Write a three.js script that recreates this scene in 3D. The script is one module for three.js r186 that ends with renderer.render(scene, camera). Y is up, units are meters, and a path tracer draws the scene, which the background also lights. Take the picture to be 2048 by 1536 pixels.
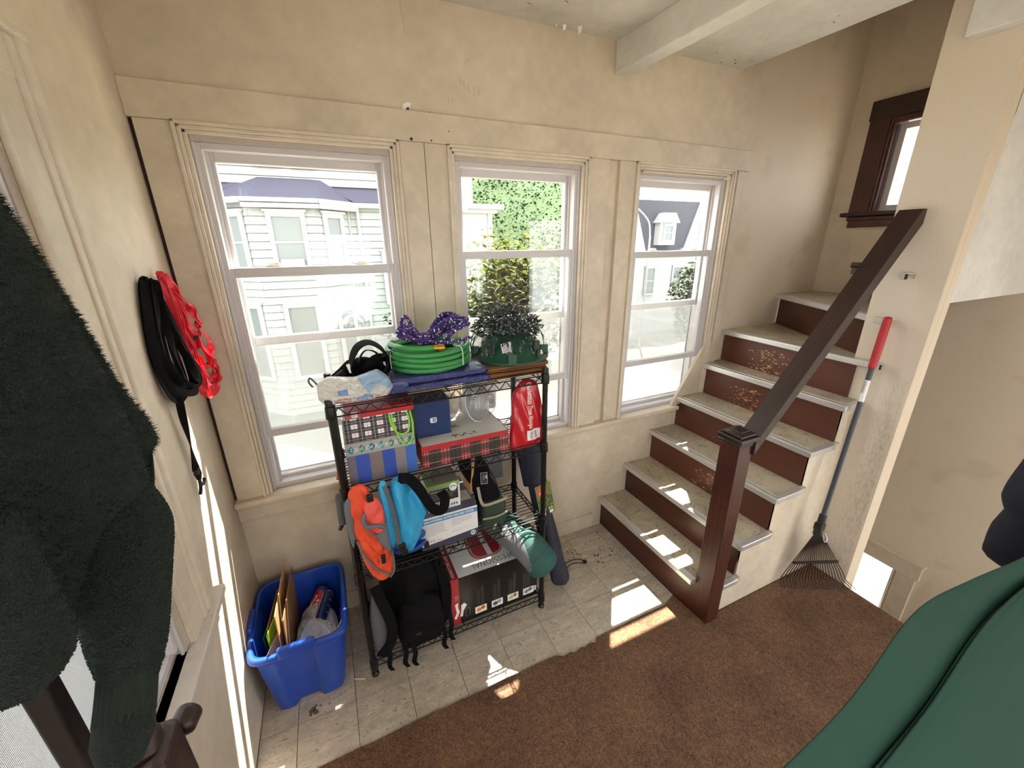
import * as THREE from 'three';
import { mergeGeometries, mergeVertices } from 'three/addons/utils/BufferGeometryUtils.js';
import { RoundedBoxGeometry } from 'three/addons/geometries/RoundedBoxGeometry.js';

// ---------------------------------------------------------------- camera, sky, sun, exposure
const scene = new THREE.Scene();
const camera = new THREE.PerspectiveCamera(2 * Math.atan(768 / 801.23) * 180 / Math.PI, 2048 / 1536, 0.05, 300);
camera.position.set(0.510, 1.8897, 1.9219);
camera.rotation.set(-0.3357, -0.4247, -0.0107, 'YXZ');
scene.add(camera);
scene.background = new THREE.Color().setRGB(0.97, 0.975, 1.0);
scene.backgroundIntensity = 1.0;
const sun = new THREE.DirectionalLight(new THREE.Color().setRGB(1, 0.93, 0.80), 9);
sun.position.set(1.5 + 0.33 * 20, 1 + 20, 0.5 - 0.42 * 20);
sun.target.position.set(1.5, 1, 0.5);
sun.castShadow = true;
Object.assign(sun.shadow.camera, { left: -14, right: 14, top: 14, bottom: -14, near: 0.5, far: 60 });
sun.shadow.mapSize.set(4096, 4096);
sun.shadow.radius = 1;
sun.name = 'sun';
scene.add(sun, sun.target);
const renderer = new THREE.WebGLRenderer({ antialias: true });
renderer.toneMapping = THREE.LinearToneMapping;
renderer.toneMappingExposure = 6.7;
renderer.shadowMap.enabled = true;

// ---------------------------------------------------------------- helpers
const V = (x, y, z) => new THREE.Vector3(x, y, z);
let seed = 7;
const rnd = () => { seed = (seed + 0x6d2b79f5) | 0; let t = Math.imul(seed ^ (seed >>> 15), 1 | seed); t = (t + Math.imul(t ^ (t >>> 7), 61 | t)) ^ t; return ((t ^ (t >>> 14)) >>> 0) / 4294967296; };
const rr = (a, b) => a + (b - a) * rnd();
const lerp = (a, b, t) => a + (b - a) * t, clamp = (x, a = 0, b = 1) => Math.min(b, Math.max(a, x));
const smooth = (a, b, x) => { const t = clamp((x - a) / (b - a)); return t * t * (3 - 2 * t); };
const hash = (x, y, s = 0) => { let h = Math.imul(x | 0, 374761393) ^ Math.imul(y | 0, 668265263) ^ Math.imul(s + 11, 974634777); h = Math.imul(h ^ (h >>> 13), 1274126177); return ((h ^ (h >>> 16)) >>> 0) / 4294967296; };
// value noise, periodic with period p cells when p is given
function vn(x, y, p = 0, s = 0) {
  const xi = Math.floor(x), yi = Math.floor(y), fx = x - xi, fy = y - yi, u = fx * fx * (3 - 2 * fx), v = fy * fy * (3 - 2 * fy);
  const w = (a) => (p ? ((a % p) + p) % p : a);
  return lerp(lerp(hash(w(xi), w(yi), s), hash(w(xi + 1), w(yi), s), u), lerp(hash(w(xi), w(yi + 1), s), hash(w(xi + 1), w(yi + 1), s), u), v);
}
function fbm(x, y, o = 4, p = 0, s = 0) { let a = 0.5, t = 0, n = 0; for (let i = 0; i < o; i++) { t += a * vn(x, y, p, s + i); n += a; a *= 0.5; x *= 2; y *= 2; p *= 2; } return t / n; }
const ridge = (x, y, s = 0) => 1 - Math.abs(2 * fbm(x, y, 2, 0, s) - 1);
const n3 = (x, y, z, s = 0) => (vn(x + 7.3 * s, y, 0, s) + vn(y - 3.1, z + 5.7 * s, 0, s + 1) + vn(z, x, 0, s + 2)) / 3 - 0.5;

const _names = new Map();
function numbered(n) { const k = _names.get(n) ?? 0; _names.set(n, k + 1); return k ? n + '_' + String(k).padStart(3, '0') : n; }
function boxUV(g) {
  if (g.index) g = g.toNonIndexed();
  const p = g.attributes.position, n = g.attributes.normal, uv = new Float32Array(p.count * 2);
  for (let t = 0; t < p.count; t += 3) {
    let ax = 0, ay = 0, az = 0;
    for (let i = t; i < t + 3; i++) { ax += Math.abs(n.getX(i)); ay += Math.abs(n.getY(i)); az += Math.abs(n.getZ(i)); }
    for (let i = t; i < t + 3; i++) {
      const x = p.getX(i), y = p.getY(i), z = p.getZ(i);
      const [u, v] = ay >= ax && ay >= az ? [x, z] : ax >= az ? [z, y] : [x, y];
      uv[2 * i] = u; uv[2 * i + 1] = v;
    }
  }
  g.setAttribute('uv', new THREE.BufferAttribute(uv, 2));
  return g;
}
function strip(g) { if (g.index) g = g.toNonIndexed(); for (const k of Object.keys(g.attributes)) if (!['position', 'normal', 'uv'].includes(k)) g.deleteAttribute(k); return g; }
const merge = (list) => (list.length === 1 ? list[0] : mergeGeometries(list.map(strip)));
const bx = (x0, x1, y0, y1, z0, z1) => boxUV(new THREE.BoxGeometry(x1 - x0, y1 - y0, z1 - z0).translate((x0 + x1) / 2, (y0 + y1) / 2, (z0 + z1) / 2));
const rbx = (x0, x1, y0, y1, z0, z1, r = 0.004, s = 2) => boxUV(new RoundedBoxGeometry(x1 - x0, y1 - y0, z1 - z0, s, r).translate((x0 + x1) / 2, (y0 + y1) / 2, (z0 + z1) / 2));
// bar between two points: section w (along side) by h (along up)
function bar(a, b, w, h, up = V(0, 1, 0), r = 0) {
  const d = b.clone().sub(a), L = d.length(), x = d.normalize(), z = x.clone().cross(up).normalize(), y = z.clone().cross(x);
  const g = boxUV(r ? new RoundedBoxGeometry(L, h, w, 2, r) : new THREE.BoxGeometry(L, h, w));
  return g.applyMatrix4(new THREE.Matrix4().makeBasis(x, y, z).setPosition(a.clone().add(b).multiplyScalar(0.5)));
}
function rod(a, b, r, r2 = r, n = 8) {
  const d = b.clone().sub(a), L = d.length(), g = new THREE.CylinderGeometry(r2, r, L, n);
  return g.applyMatrix4(new THREE.Matrix4().makeRotationFromQuaternion(new THREE.Quaternion().setFromUnitVectors(V(0, 1, 0), d.normalize())).setPosition(a.clone().add(b).multiplyScalar(0.5)));
}
const curve = (pts, closed = false) => new THREE.CatmullRomCurve3(pts.map((p) => (p.isVector3 ? p : V(...p))), closed, 'catmullrom', 0.5);
const tube = (pts, r, seg = 40, rad = 8, closed = false) => new THREE.TubeGeometry(curve(pts, closed), seg, r, rad, closed);
// polygon in the xz plane raised from y0 to y1
function prism(poly, y0, y1) {
  const s = new THREE.Shape(poly.map(([x, z]) => new THREE.Vector2(x, -z)));
  return boxUV(new THREE.ExtrudeGeometry(s, { depth: y1 - y0, bevelEnabled: false }).rotateX(-Math.PI / 2).translate(0, y0, 0));
}
// polygon in the xy plane from z0 to z1
function plate(poly, z0, z1, holes = []) {
  const s = new THREE.Shape(poly.map(([x, y]) => new THREE.Vector2(x, y)));
  for (const h of holes) s.holes.push(new THREE.Path(h.map(([x, y]) => new THREE.Vector2(x, y))));
  return boxUV(new THREE.ExtrudeGeometry(s, { depth: z1 - z0, bevelEnabled: false }).translate(0, 0, z0));
}
const lathe = (pts, n = 40) => new THREE.LatheGeometry(pts.map(([r, y]) => new THREE.Vector2(r, y)), n);
// surface of rows of points, closed around each row; collapsed rows close the ends
function skin(rows, { uvScale = 1, closed = true } = {}) {
  const m = rows[0].length, pos = [], uv = [], idx = [], W = closed ? m + 1 : m;
  let vlen = 0;
  rows.forEach((row, i) => {
    if (i) vlen += row[0].distanceTo(rows[i - 1][0]);
    let ul = 0;
    for (let j = 0; j < W; j++) { const p = row[j % m]; if (j) ul += p.distanceTo(row[(j - 1) % m]); pos.push(p.x, p.y, p.z); uv.push(ul * uvScale, vlen * uvScale); }
  });
  for (let i = 0; i + 1 < rows.length; i++) for (let j = 0; j + 1 < W; j++) { const a = i * W + j, b = a + 1, c = a + W, d = c + 1; idx.push(a, b, c, b, d, c); }
  let g = new THREE.BufferGeometry();
  g.setAttribute('position', new THREE.Float32BufferAttribute(pos, 3)); g.setAttribute('uv', new THREE.Float32BufferAttribute(uv, 2)); g.setIndex(idx);
  g.computeVertexNormals();
  if (closed) { // one normal along the seam
    const n = g.attributes.normal;
    for (let i = 0; i < rows.length; i++) { const a = i * W, b = a + W - 1, v = V(n.getX(a) + n.getX(b), n.getY(a) + n.getY(b), n.getZ(a) + n.getZ(b)).normalize(); n.setXYZ(a, v.x, v.y, v.z); n.setXYZ(b, v.x, v.y, v.z); }
  }
  return g;
}
// tapered limb through points with elliptical sections [side, up]; rounded ends; f(angle, t) -> radius factor
function limb(pts, radii, { up = V(0, 1, 0), seg = 36, ring = 24, cap = 4, f = null } = {}) {
  const c = curve(pts), rows = [], R = (t) => { const x = t * (radii.length - 1), i = Math.min(radii.length - 2, Math.floor(x)), k = x - i, a = [].concat(radii[i]), b = [].concat(radii[i + 1]); return [lerp(a[0], b[0], k), lerp(a[1] ?? a[0], b[1] ?? b[0], k)]; };
  const put = (t, k, push) => {
    const p = c.getPoint(t), d = c.getTangent(t), s = d.clone().cross(up).normalize(), u = s.clone().cross(d).normalize(), [a, b] = R(t), row = [];
    p.addScaledVector(d, push);
    for (let j = 0; j < ring; j++) { const th = j / ring * 2 * Math.PI, q = f ? f(th, t, p) : 1; row.push(p.clone().addScaledVector(s, Math.cos(th) * a * k * q).addScaledVector(u, Math.sin(th) * b * k * q)); }
    rows.push(row);
  };
  const e0 = Math.min(...[].concat(radii[0])) * 0.6, e1 = Math.min(...[].concat(radii[radii.length - 1])) * 0.6;
  for (let i = 0; i < cap; i++) { const a = i / cap * Math.PI / 2; put(0, Math.max(0.001, Math.sin(a)), -e0 * Math.cos(a)); }
  for (let i = 0; i <= seg; i++) put(i / seg, 1, 0);
  for (let i = cap - 1; i >= 0; i--) { const a = i / cap * Math.PI / 2; put(1, Math.max(0.001, Math.sin(a)), e1 * Math.cos(a)); }
  return skin(rows);
}
// cushion: outline in xy, swollen by T towards +z and T*back towards -z
function pillow(outline, T, { n = 90, rings = 16, back = 0.5, pow = 2.6, fold = null, c = null, tension = 0.5 } = {}) {
  const cr = new THREE.CatmullRomCurve3(outline.map(([x, y]) => V(x, y, 0)), true, 'catmullrom', tension), b = cr.getSpacedPoints(n).slice(0, n);
  const C = c ? V(c[0], c[1], 0) : b.reduce((s, p) => s.add(p), V(0, 0, 0)).multiplyScalar(1 / n), rows = [];
  const ringAt = (r, side) => b.map((p) => { const q = C.clone().lerp(p, r), h = Math.sqrt(Math.max(0, 1 - Math.pow(r, pow))); q.z = side > 0 ? T * h : -T * back * h; if (fold) q.z += fold(q.x, q.y, side) * (side > 0 ? 1 : 0.4) * Math.sqrt(h); return q; });
  for (let i = 0; i <= rings; i++) rows.push(ringAt(Math.max(0.002, Math.sin(i / rings * Math.PI / 2)), 1));
  for (let i = rings - 1; i >= 0; i--) rows.push(ringAt(Math.max(0.002, Math.sin(i / rings * Math.PI / 2)), -1));
  const g = skin(rows), p = g.attributes.position, uv = g.attributes.uv;
  for (let i = 0; i < p.count; i++) uv.setXY(i, p.getX(i), p.getY(i));
  return g;
}
// flat webbing along a curve; the flat side turns towards `face`
function ribbon(pts, w, th, { face = V(0, 0, 1), seg = 60, closed = false, twist = 0 } = {}) {
  const c = curve(pts, closed), rows = [];
  for (let i = 0; i <= seg; i++) {
    const t = i / seg, p = c.getPoint(t), d = c.getTangent(t), fc = typeof face === 'function' ? face(t, p) : face.clone();
    let s = d.clone().cross(fc).normalize(); if (s.lengthSq() < 0.01) s = d.clone().cross(V(0.3, 1, 0.2)).normalize();
    s.applyAxisAngle(d, twist * t);
    const u = s.clone().cross(d).normalize(), q = (a, b) => p.clone().addScaledVector(s, a * w / 2).addScaledVector(u, b * th / 2);
    rows.push([q(-1, -1), q(0, -1.1), q(1, -1), q(1.02, 0), q(1, 1), q(0, 1.1), q(-1, 1), q(-1.02, 0)]);
  }
  const ends = closed ? rows : [rows[0].map(() => rows[0].reduce((s, p) => s.add(p), V(0, 0, 0)).multiplyScalar(1 / 8)), ...rows, rows[seg].map(() => rows[seg].reduce((s, p) => s.add(p), V(0, 0, 0)).multiplyScalar(1 / 8))];
  return skin(ends);
}
function jiggle(g, amp, freq, s = 0) {
  const p = g.attributes.position, n = g.attributes.normal;
  for (let i = 0; i < p.count; i++) { const x = p.getX(i), y = p.getY(i), z = p.getZ(i), k = amp * 2 * (n3(x * freq, y * freq, z * freq, s) + 0.5 * n3(x * freq * 2.3, y * freq * 2.3, z * freq * 2.3, s + 3)); p.setXYZ(i, x + n.getX(i) * k, y + n.getY(i) * k, z + n.getZ(i) * k); }
  g.computeVertexNormals(); return g;
}
function place(g, o, x, y) { const X = V(...x).normalize(), Z = X.clone().cross(V(...y)).normalize(), Y = Z.clone().cross(X); return g.applyMatrix4(new THREE.Matrix4().makeBasis(X, Y, Z).setPosition(V(...o))); }

function part(name, geos, m, parent) {
  const o = new THREE.Mesh(merge([].concat(geos)), m);
  o.castShadow = o.receiveShadow = true; o.name = parent === scene ? numbered(name) : name;
  parent.add(o);
  return o;
}
function tag(o, label, category, group, kind) { o.userData.label = label; if (category) o.userData.category = category; if (group) o.userData.group = group; if (kind) o.userData.kind = kind; return o; }
function struct(name, geos, m, label) { const o = part(name, geos, m, scene); o.userData.kind = 'structure'; o.userData.label = label; return o; }
function thing(name, label, category, group) { const g = new THREE.Group(); g.name = numbered(name); scene.add(g); return tag(g, label, category, group); }
function single(name, geos, m, label, category, group) { const o = part(name, geos, m, scene); tag(o, label, category, group); o.geometry.computeBoundingBox(); const b = o.geometry.boundingBox, c = V((b.min.x + b.max.x) / 2, b.min.y, (b.min.z + b.max.z) / 2); o.geometry.translate(-c.x, -c.y, -c.z); o.position.copy(c); return o; }
function rebase(g) { g.updateMatrixWorld(true); const b = new THREE.Box3().setFromObject(g), c = V((b.min.x + b.max.x) / 2, b.min.y, (b.min.z + b.max.z) / 2); for (const k of g.children) k.position.sub(c); g.position.copy(c); return g; }

// ---------------------------------------------------------------- textures and materials
function dataTex(size, fn, srgb = true) {
  const d = new Uint8Array(size * size * 4);
  for (let y = 0; y < size; y++) for (let x = 0; x < size; x++) { const c = fn(x / size, y / size), i = (y * size + x) * 4; for (let k = 0; k < 3; k++) d[i + k] = clamp(Array.isArray(c) ? c[k] : c) * 255; d[i + 3] = 255; }
  const t = new THREE.DataTexture(d, size, size);
  t.wrapS = t.wrapT = THREE.RepeatWrapping; t.magFilter = THREE.LinearFilter; t.minFilter = THREE.LinearMipmapLinearFilter; t.generateMipmaps = true; t.needsUpdate = true;
  if (srgb) t.colorSpace = THREE.SRGBColorSpace;
  return t;
}
const sized = (t, m) => { const c = t.clone(), a = [].concat(m); c.repeat.set(1 / a[0], 1 / (a[1] ?? a[0])); c.needsUpdate = true; return c; };
function canvasTex(w, h, draw) {
  const c = document.createElement('canvas'); c.width = w; c.height = h; draw(c.getContext('2d'), w, h);
  const t = new THREE.CanvasTexture(c); t.colorSpace = THREE.SRGBColorSpace; return t;
}
const upright = (t) => { t.rotation = Math.PI / 2; return t; };
const mat = (color, o = {}) => new THREE.MeshStandardMaterial({ color, roughness: 0.6, ...o });
const phys = (color, o = {}) => new THREE.MeshPhysicalMaterial({ color, roughness: 0.6, ...o });
const P = 8;
const texMottle = dataTex(512, (u, v) => { const f = fbm(u * P, v * P, 5, P, 1), g = fbm(u * 40, v * 40, 3, 40, 9); const k = 0.90 + 0.12 * (f - 0.5) + 0.06 * (g - 0.5); return [k, k * 0.995, k * 0.985]; });
const texBrush = dataTex(512, (u, v) => { const f = fbm(u * 6, v * 60, 4, 6, 3), g = fbm(u * 90, v * 90, 2, 90, 4); return 0.5 + 0.3 * (f - 0.5) + 0.3 * (g - 0.5); }, false);
const texWood = dataTex(512, (u, v) => { const f = fbm(u * 4, v * 64, 5, 4, 11), g = fbm(u * 8, v * 200, 2, 8, 12), b = fbm(u * 3, v * 3, 3, 3, 5); const k = 0.62 + 0.45 * (f - 0.5) + 0.25 * (g - 0.5) + 0.3 * (b - 0.5); return [k * 1.02, k * 0.98, k * 0.95]; });
const texTile = dataTex(1024, (u, v) => {
  const a = fbm(u * 16, v * 48, 4, 16, 21), b = fbm(u * 50, v * 180, 3, 50, 22), c = fbm(u * 6, v * 6, 4, 6, 23), d = fbm(u * 120, v * 120, 2, 120, 24);
  let k = 0.80 + 0.20 * (a - 0.5) + 0.12 * (c - 0.5) + 0.10 * (d - 0.5);
  const s = smooth(0.66, 0.78, b) * smooth(0.42, 0.6, a);
  k -= 0.20 * s;
  return [k, k * 0.985, k * 0.955];
});
const texLino = dataTex(1024, (u, v) => {
  const a = fbm(u * 10, v * 10, 5, 10, 31), b = fbm(u * 70, v * 70, 3, 70, 32), c = fbm(u * 40, v * 40, 3, 40, 33), d = fbm(u * 160, v * 160, 2, 160, 34);
  let k = 0.82 + 0.22 * (a - 0.5) + 0.12 * (d - 0.5); const s = smooth(0.68, 0.76, b), w = smooth(0.66, 0.72, c);
  return [k - 0.16 * s - 0.10 * w, k * 0.98 - 0.17 * s - 0.12 * w, k * 0.94 - 0.18 * s - 0.15 * w];
});
const texCarpet = dataTex(1024, (u, v) => {
  const a = fbm(u * 220, v * 220, 2, 220, 41), b = fbm(u * 60, v * 60, 3, 60, 42), c = fbm(u * 5, v * 5, 4, 5, 43), h = hash(u * 1024, v * 1024, 5);
  const k = 0.66 + 0.42 * (a - 0.5) + 0.16 * (b - 0.5) + 0.22 * (c - 0.5), l = h > 0.9985 ? 0.5 : 0;
  return [k + l, k * 0.99 + l, k * 0.98 + l];
});
const texFleece = dataTex(512, (u, v) => { const a = fbm(u * 70, v * 50, 3, 10, 51), b = fbm(u * 150, v * 110, 2, 10, 52); return clamp(0.5 + 1.1 * (a - 0.5) + 0.7 * (b - 0.5)); }, false);
const texWeave = dataTex(256, (u, v) => { const a = 0.5 + 0.5 * Math.sin(u * Math.PI * 2 * 64) * Math.sin(v * Math.PI * 2 * 64); return 0.35 + 0.45 * a + 0.2 * hash(u * 256, v * 256); }, false);
const texCrinkle = dataTex(512, (u, v) => { const r = (x, y, p, s) => 1 - Math.abs(2 * fbm(x, y, 3, p, s) - 1); return clamp(0.6 * r(u * 9, v * 9, 9, 61) + 0.4 * r(u * 22, v * 22, 22, 62)); }, false);
const texGrime = dataTex(512, (u, v) => { const a = fbm(u * 9, v * 9, 5, 9, 71), s = fbm(u * 60, v * 8, 3, 8, 72), b = smooth(0.55, 0.8, a), st = smooth(0.72, 0.86, s); const k = 0.92 - 0.04 * b - 0.015 * st; return [k, k * 0.985, k * 0.97]; });

const M = {
  wallPale: mat('#ebdcc6', { roughness: 0.6, map: sized(texMottle, 1.6), bumpMap: sized(texBrush, 0.5), bumpScale: 0.0006 }),
  wall: mat('#ebdcc6', { roughness: 0.62, map: sized(texMottle, 1.6), bumpMap: sized(texBrush, 0.5), bumpScale: 0.0006 }),
  wallOld: mat('#ebdcc6', { roughness: 0.6, map: sized(texGrime, 1.3), bumpMap: sized(texBrush, 0.4), bumpScale: 0.0008 }),
  trim: mat('#ebdcc6', { roughness: 0.5, map: sized(texMottle, 1.1), bumpMap: sized(texBrush, 0.6), bumpScale: 0.0005 }),
  mold: mat('#eee1cd', { roughness: 0.42, map: sized(texMottle, 0.9) }),
  white: mat('#efece6', { roughness: 0.55, map: sized(texMottle, 1.3), bumpMap: sized(texBrush, 0.5), bumpScale: 0.0006 }),
  jamb: mat('#d6cbc3', { roughness: 0.5, map: sized(texMottle, 0.8) }),
  vinyl: mat('#cfcaca', { roughness: 0.35 }),
  glass: phys('#fbfcfb', { transmission: 1, roughness: 0, ior: 1.45, thickness: 0, metalness: 0 }),
  screen: mat('#a9acac', { roughness: 0.7, metalness: 0.2 }),
  latch: mat('#dcc7a4', { roughness: 0.45 }),
  wood: mat('#6d3c2f', { roughness: 0.38, map: sized(texWood, [0.9, 0.55]), bumpMap: sized(texWood, [0.9, 0.55]), bumpScale: 0.0006 }),
  woodDark: mat('#4d332d', { roughness: 0.4, map: sized(texWood, [0.9, 0.55]), bumpMap: sized(texWood, [0.9, 0.55]), bumpScale: 0.0005 }),
  woodUp: mat('#6d3c2f', { roughness: 0.38, map: upright(sized(texWood, [0.9, 0.55])), bumpMap: upright(sized(texWood, [0.9, 0.55])), bumpScale: 0.0006 }),
  woodDarkUp: mat('#4d332d', { roughness: 0.4, map: upright(sized(texWood, [0.9, 0.55])), bumpMap: upright(sized(texWood, [0.9, 0.55])), bumpScale: 0.0005 }),
  tile: mat('#e8dccd', { roughness: 0.32, map: sized(texTile, 1.1), bumpMap: sized(texTile, 1.1), bumpScale: 0.0004 }),
  under: mat('#2f2a25', { roughness: 0.9 }),
  carpet: mat('#9c7558', { roughness: 1, map: sized(texCarpet, 0.9), bumpMap: sized(texCarpet, 0.9), bumpScale: 0.0025 }),
  lino: mat('#e0d6c2', { roughness: 0.4, map: sized(texLino, 0.8) }),
  alu: mat('#d6d3cf', { roughness: 0.32, metalness: 0.55 }),
  blackMetal: mat('#141211', { roughness: 0.34, metalness: 0.3 }),
  blackPlastic: mat('#151516', { roughness: 0.45 }),
  black: phys('#0a0a0b', { roughness: 0.8, specularIntensity: 0.3, bumpMap: sized(texWeave, 0.1), bumpScale: 0.0006 }),
  blackSoft: phys('#0f0e10', { roughness: 0.85, specularIntensity: 0.3, bumpMap: sized(texWeave, 0.06), bumpScale: 0.0008 }),
  grayFab: mat('#5a5c62', { roughness: 0.8, bumpMap: sized(texWeave, 0.06), bumpScale: 0.0005 }),
  white2: mat('#f4f2ee', { roughness: 0.5 }),
  paper: mat('#f1efe9', { roughness: 0.8 }),
  card: mat('#b88a58', { roughness: 0.85, bumpMap: sized(texBrush, 0.2), bumpScale: 0.0004 }),
  brass: mat('#c79a3e', { roughness: 0.3, metalness: 0.9 }),
  steel: mat('#bfc2c6', { roughness: 0.3, metalness: 0.9 }),
};

// ---------------------------------------------------------------- room shell
const R5 = { rise: 0.218, run: 0.2017, x1: 2.059, nose: 0.027, zs: 0.879, ze: 0.908 };
const rect = (x0, x1, y0, y1) => [[x0, y0], [x1, y0], [x1, y1], [x0, y1]];
const openings = [[0.132, 0.853], [1.087, 1.797], [2.130, 2.845]];
struct('wall_back_stair', bx(2.986, 4.08, -2.3, 4.7, -0.13, 0), M.wallOld, 'older pale plaster of the window wall beside the stairs');
struct('wall_back', plate(rect(-0.13, 2.986, -2.3, 4.7), -0.13, 0, openings.map(([a, b]) => rect(a, b, 0.80, 2.283).reverse())), M.wall, 'cream painted window wall with three window openings');
const sideL = new THREE.Matrix4().makeRotationY(Math.PI / 2), sideR = new THREE.Matrix4().makeRotationY(-Math.PI / 2).setPosition(3.95, 0, 0);
struct('wall_left', plate(rect(-3.43, 0, -2.3, 4.7), -0.13, 0, [rect(-1.52, -0.755, 0.80, 2.205).reverse(), rect(-3.2, -1.98, 0.35, 2.5).reverse()]).applyMatrix4(sideL), M.wallPale, 'pale cream painted left wall with a tall window');
struct('wall_right', boxUV(plate(rect(0, 3.43, -2.3, 4.7), -0.13, 0, [rect(0.262, 1.0, 2.07, 2.605).reverse(), rect(0.44, 0.99, -1.25, -0.345).reverse(), rect(2.2, 3.15, -0.4, 1.9).reverse()]).applyMatrix4(sideR)), M.wallOld, 'old cream plaster wall beyond the stairs');
struct('wall_front', plate(rect(-0.13, 4.08, -2.3, 4.7), 3.30, 3.43, [rect(0.35, 1.15, 0.8, 2.1).reverse(), rect(1.75, 2.55, 0.8, 2.1).reverse(), rect(3.15, 3.9, -1.4, 2.3).reverse()]), M.wall, 'cream wall behind the viewpoint with two windows');
struct('ceiling', prism([[-0.13, 0], [2.815, 0], [2.835, 0.905], [2.95, 0.905], [2.95, 3.30], [-0.13, 3.30]], 2.80, 2.95), M.white, 'white painted ceiling with flaking patches near the beam');
struct('ceiling_upper', bx(-0.13, 4.08, 4.6, 4.72, -0.13, 3.43), M.white, 'ceiling high over the stairwell');
struct('wall_upper', bx(2.70, 2.815, 2.95, 4.6, 0, 3.30), M.wall, 'upper stairwell partition above the ceiling edge');
struct('floor_lower', bx(-0.13, 4.08, -2.42, -2.3, -0.13, 3.43), M.under, 'lower landing floor out of sight below the stairs');
const floor = struct('floor', bx(0, 2.97, -0.2, -0.006, 0, 3.30), M.under, 'landing floor of pale grey vinyl tiles');
{
  const xs = [0.002, 0.1415, 0.3701, 0.5987, 0.8273, 1.0559, 1.2845, 1.5131, 1.7417, 1.9703, 2.056], zs = [0.001, 0.0725, 0.3011, 0.5297, 0.7583];
  for (let i = 0; i + 1 < xs.length; i++) for (let j = 0; j + 1 < zs.length; j++) {
    const g = rbx(xs[i] + 0.0010, xs[i + 1] - 0.0010, -0.006, rr(-0.0004, 0.0002), zs[j] + 0.0010, zs[j + 1] - 0.0010, 0.0006, 1);
    const uv = g.attributes.uv, ox = Math.floor(rnd() * 9) * 0.3137, oy = Math.floor(rnd() * 9) * 0.2711;
    for (let k = 0; k < uv.count; k++) uv.setXY(k, uv.getX(k) + ox, uv.getY(k) + oy);
    part('tile', g, M.tile, floor);
  }
}
{ // dark scuffs and trodden dirt on the tiles
  const spots = [], mD = mat('#6b5d4e', { roughness: 0.9 });
  const blot = (x, z, r) => { const n = 9, s = new THREE.Shape(); for (let i = 0; i < n; i++) { const a = i / n * 6.283, q = r * rr(0.5, 1.15); s[i ? 'lineTo' : 'moveTo'](x + Math.cos(a) * q, -(z + Math.sin(a) * q)); } spots.push(boxUV(new THREE.ShapeGeometry(s).rotateX(-Math.PI / 2).translate(0, 0.0006, 0))); };
  for (let i = 0; i < 34; i++) blot(rr(1.66, 1.98), rr(0.07, 0.33), rr(0.003, 0.010));
  for (let i = 0; i < 26; i++) blot(rr(0.1, 1.9), rr(0.48, 0.72), rr(0.0015, 0.004));
  for (let i = 0; i < 9; i++) blot(rr(0.17, 0.24), rr(0.478, 0.512), rr(0.004, 0.011));
  part('dirt_spots', spots, mD, floor).userData.kind = 'stuff';
}
const edge = [];
for (let x = 0; x <= 1.98; x += 0.02) { let z = 0.728 + 0.004 * (fbm(x * 14, 3, 3) - 0.5) * 2; if (x > 1.27 && x < 1.50) z += 0.022 * smooth(1.27, 1.30, x) + 0.012 * (hash(x * 100, 4) - 0.5); if (x >= 1.5) z += 0.004; edge.push([x, z]); }
single('carpet', boxUV(prism([...edge, [2.05, 0.70], [2.056, 0.885], [2.99, 0.885], [2.995, 3.29], [0.002, 3.29]], 0.0005, 0.0075)), M.carpet, 'brown flat-pile carpet with a frayed edge over the landing', 'carpet');
struct('trim_1', rbx(2.965, 3.005, -0.035, 0.0006, 1.07, 3.29, 0.008), M.trim, 'painted nosing at the landing edge');
struct('baseboard_back', [rbx(0.0, 1.985, 0.0, 0.105, 0, 0.012, 0.003), rbx(0.0, 2.05, 0, 0.02, 0, 0.013, 0.003)], M.wall, 'low cream baseboard under the window wall');

// ceiling beam and header, flaking paint
struct('trim_2', bar(V(1.988, 2.735, 0), V(2.115, 2.735, 3.3), 0.088, 0.134, V(0, 1, 0), 0.006), M.white, 'white boxed ceiling beam meeting the window wall');
struct('trim_3', rbx(2.925, 3.13, 2.635, 2.80, 0.905, 3.3, 0.006), M.white, 'white boxed header at the edge of the stairwell');
{
  const c = scene.getObjectByName('ceiling');
  for (const [x, z, s, a] of [[1.63, 0.03, 0.016, 0.4], [1.70, 0.04, 0.022, 0.9], [1.72, 0.025, 0.010, 0.2], [1.60, 0.02, 0.008, 1.1]]) part('paint_flake', place(plate([[0, 0], [s, 0.2 * s], [0.8 * s, -s], [0.2 * s, -1.3 * s]], 0, 0.001), [x, 2.801, z], [Math.cos(a), 0, Math.sin(a)], [0, 1, 0.3]), M.white2, c);
  const mC = mat('#8d867b', { roughness: 0.9 });
  for (const [x, z, l, a] of [[1.55, 0.19, 0.030, 0.5], [1.42, 0.12, 0.03, 0.2], [1.86, 0.06, 0.018, 0.1], [2.70, 0.05, 0.04, 0.6], [2.66, 0.08, 0.03, 0.3], [2.74, 0.11, 0.02, 0.9], [2.62, 0.03, 0.03, 0.1], [2.5, 0.10, 0.02, 0.4], [2.72, 0.52, 0.03, 0.2], [2.68, 0.56, 0.02, 0.5], [2.55, 0.3, 0.015, 0.4]]) {
    const s = new THREE.Shape(); for (let i = 0; i < 8; i++) { const t = i / 8 * 6.283, q = rr(0.6, 1.1); s[i ? 'lineTo' : 'moveTo'](Math.cos(t) * l * 0.5 * q, Math.sin(t) * l * 0.14 * q); }
    part('paint_chip', boxUV(new THREE.ShapeGeometry(s).rotateX(Math.PI / 2).rotateY(a).translate(x, 2.7992, z)), mC, c);
  }
}
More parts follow.
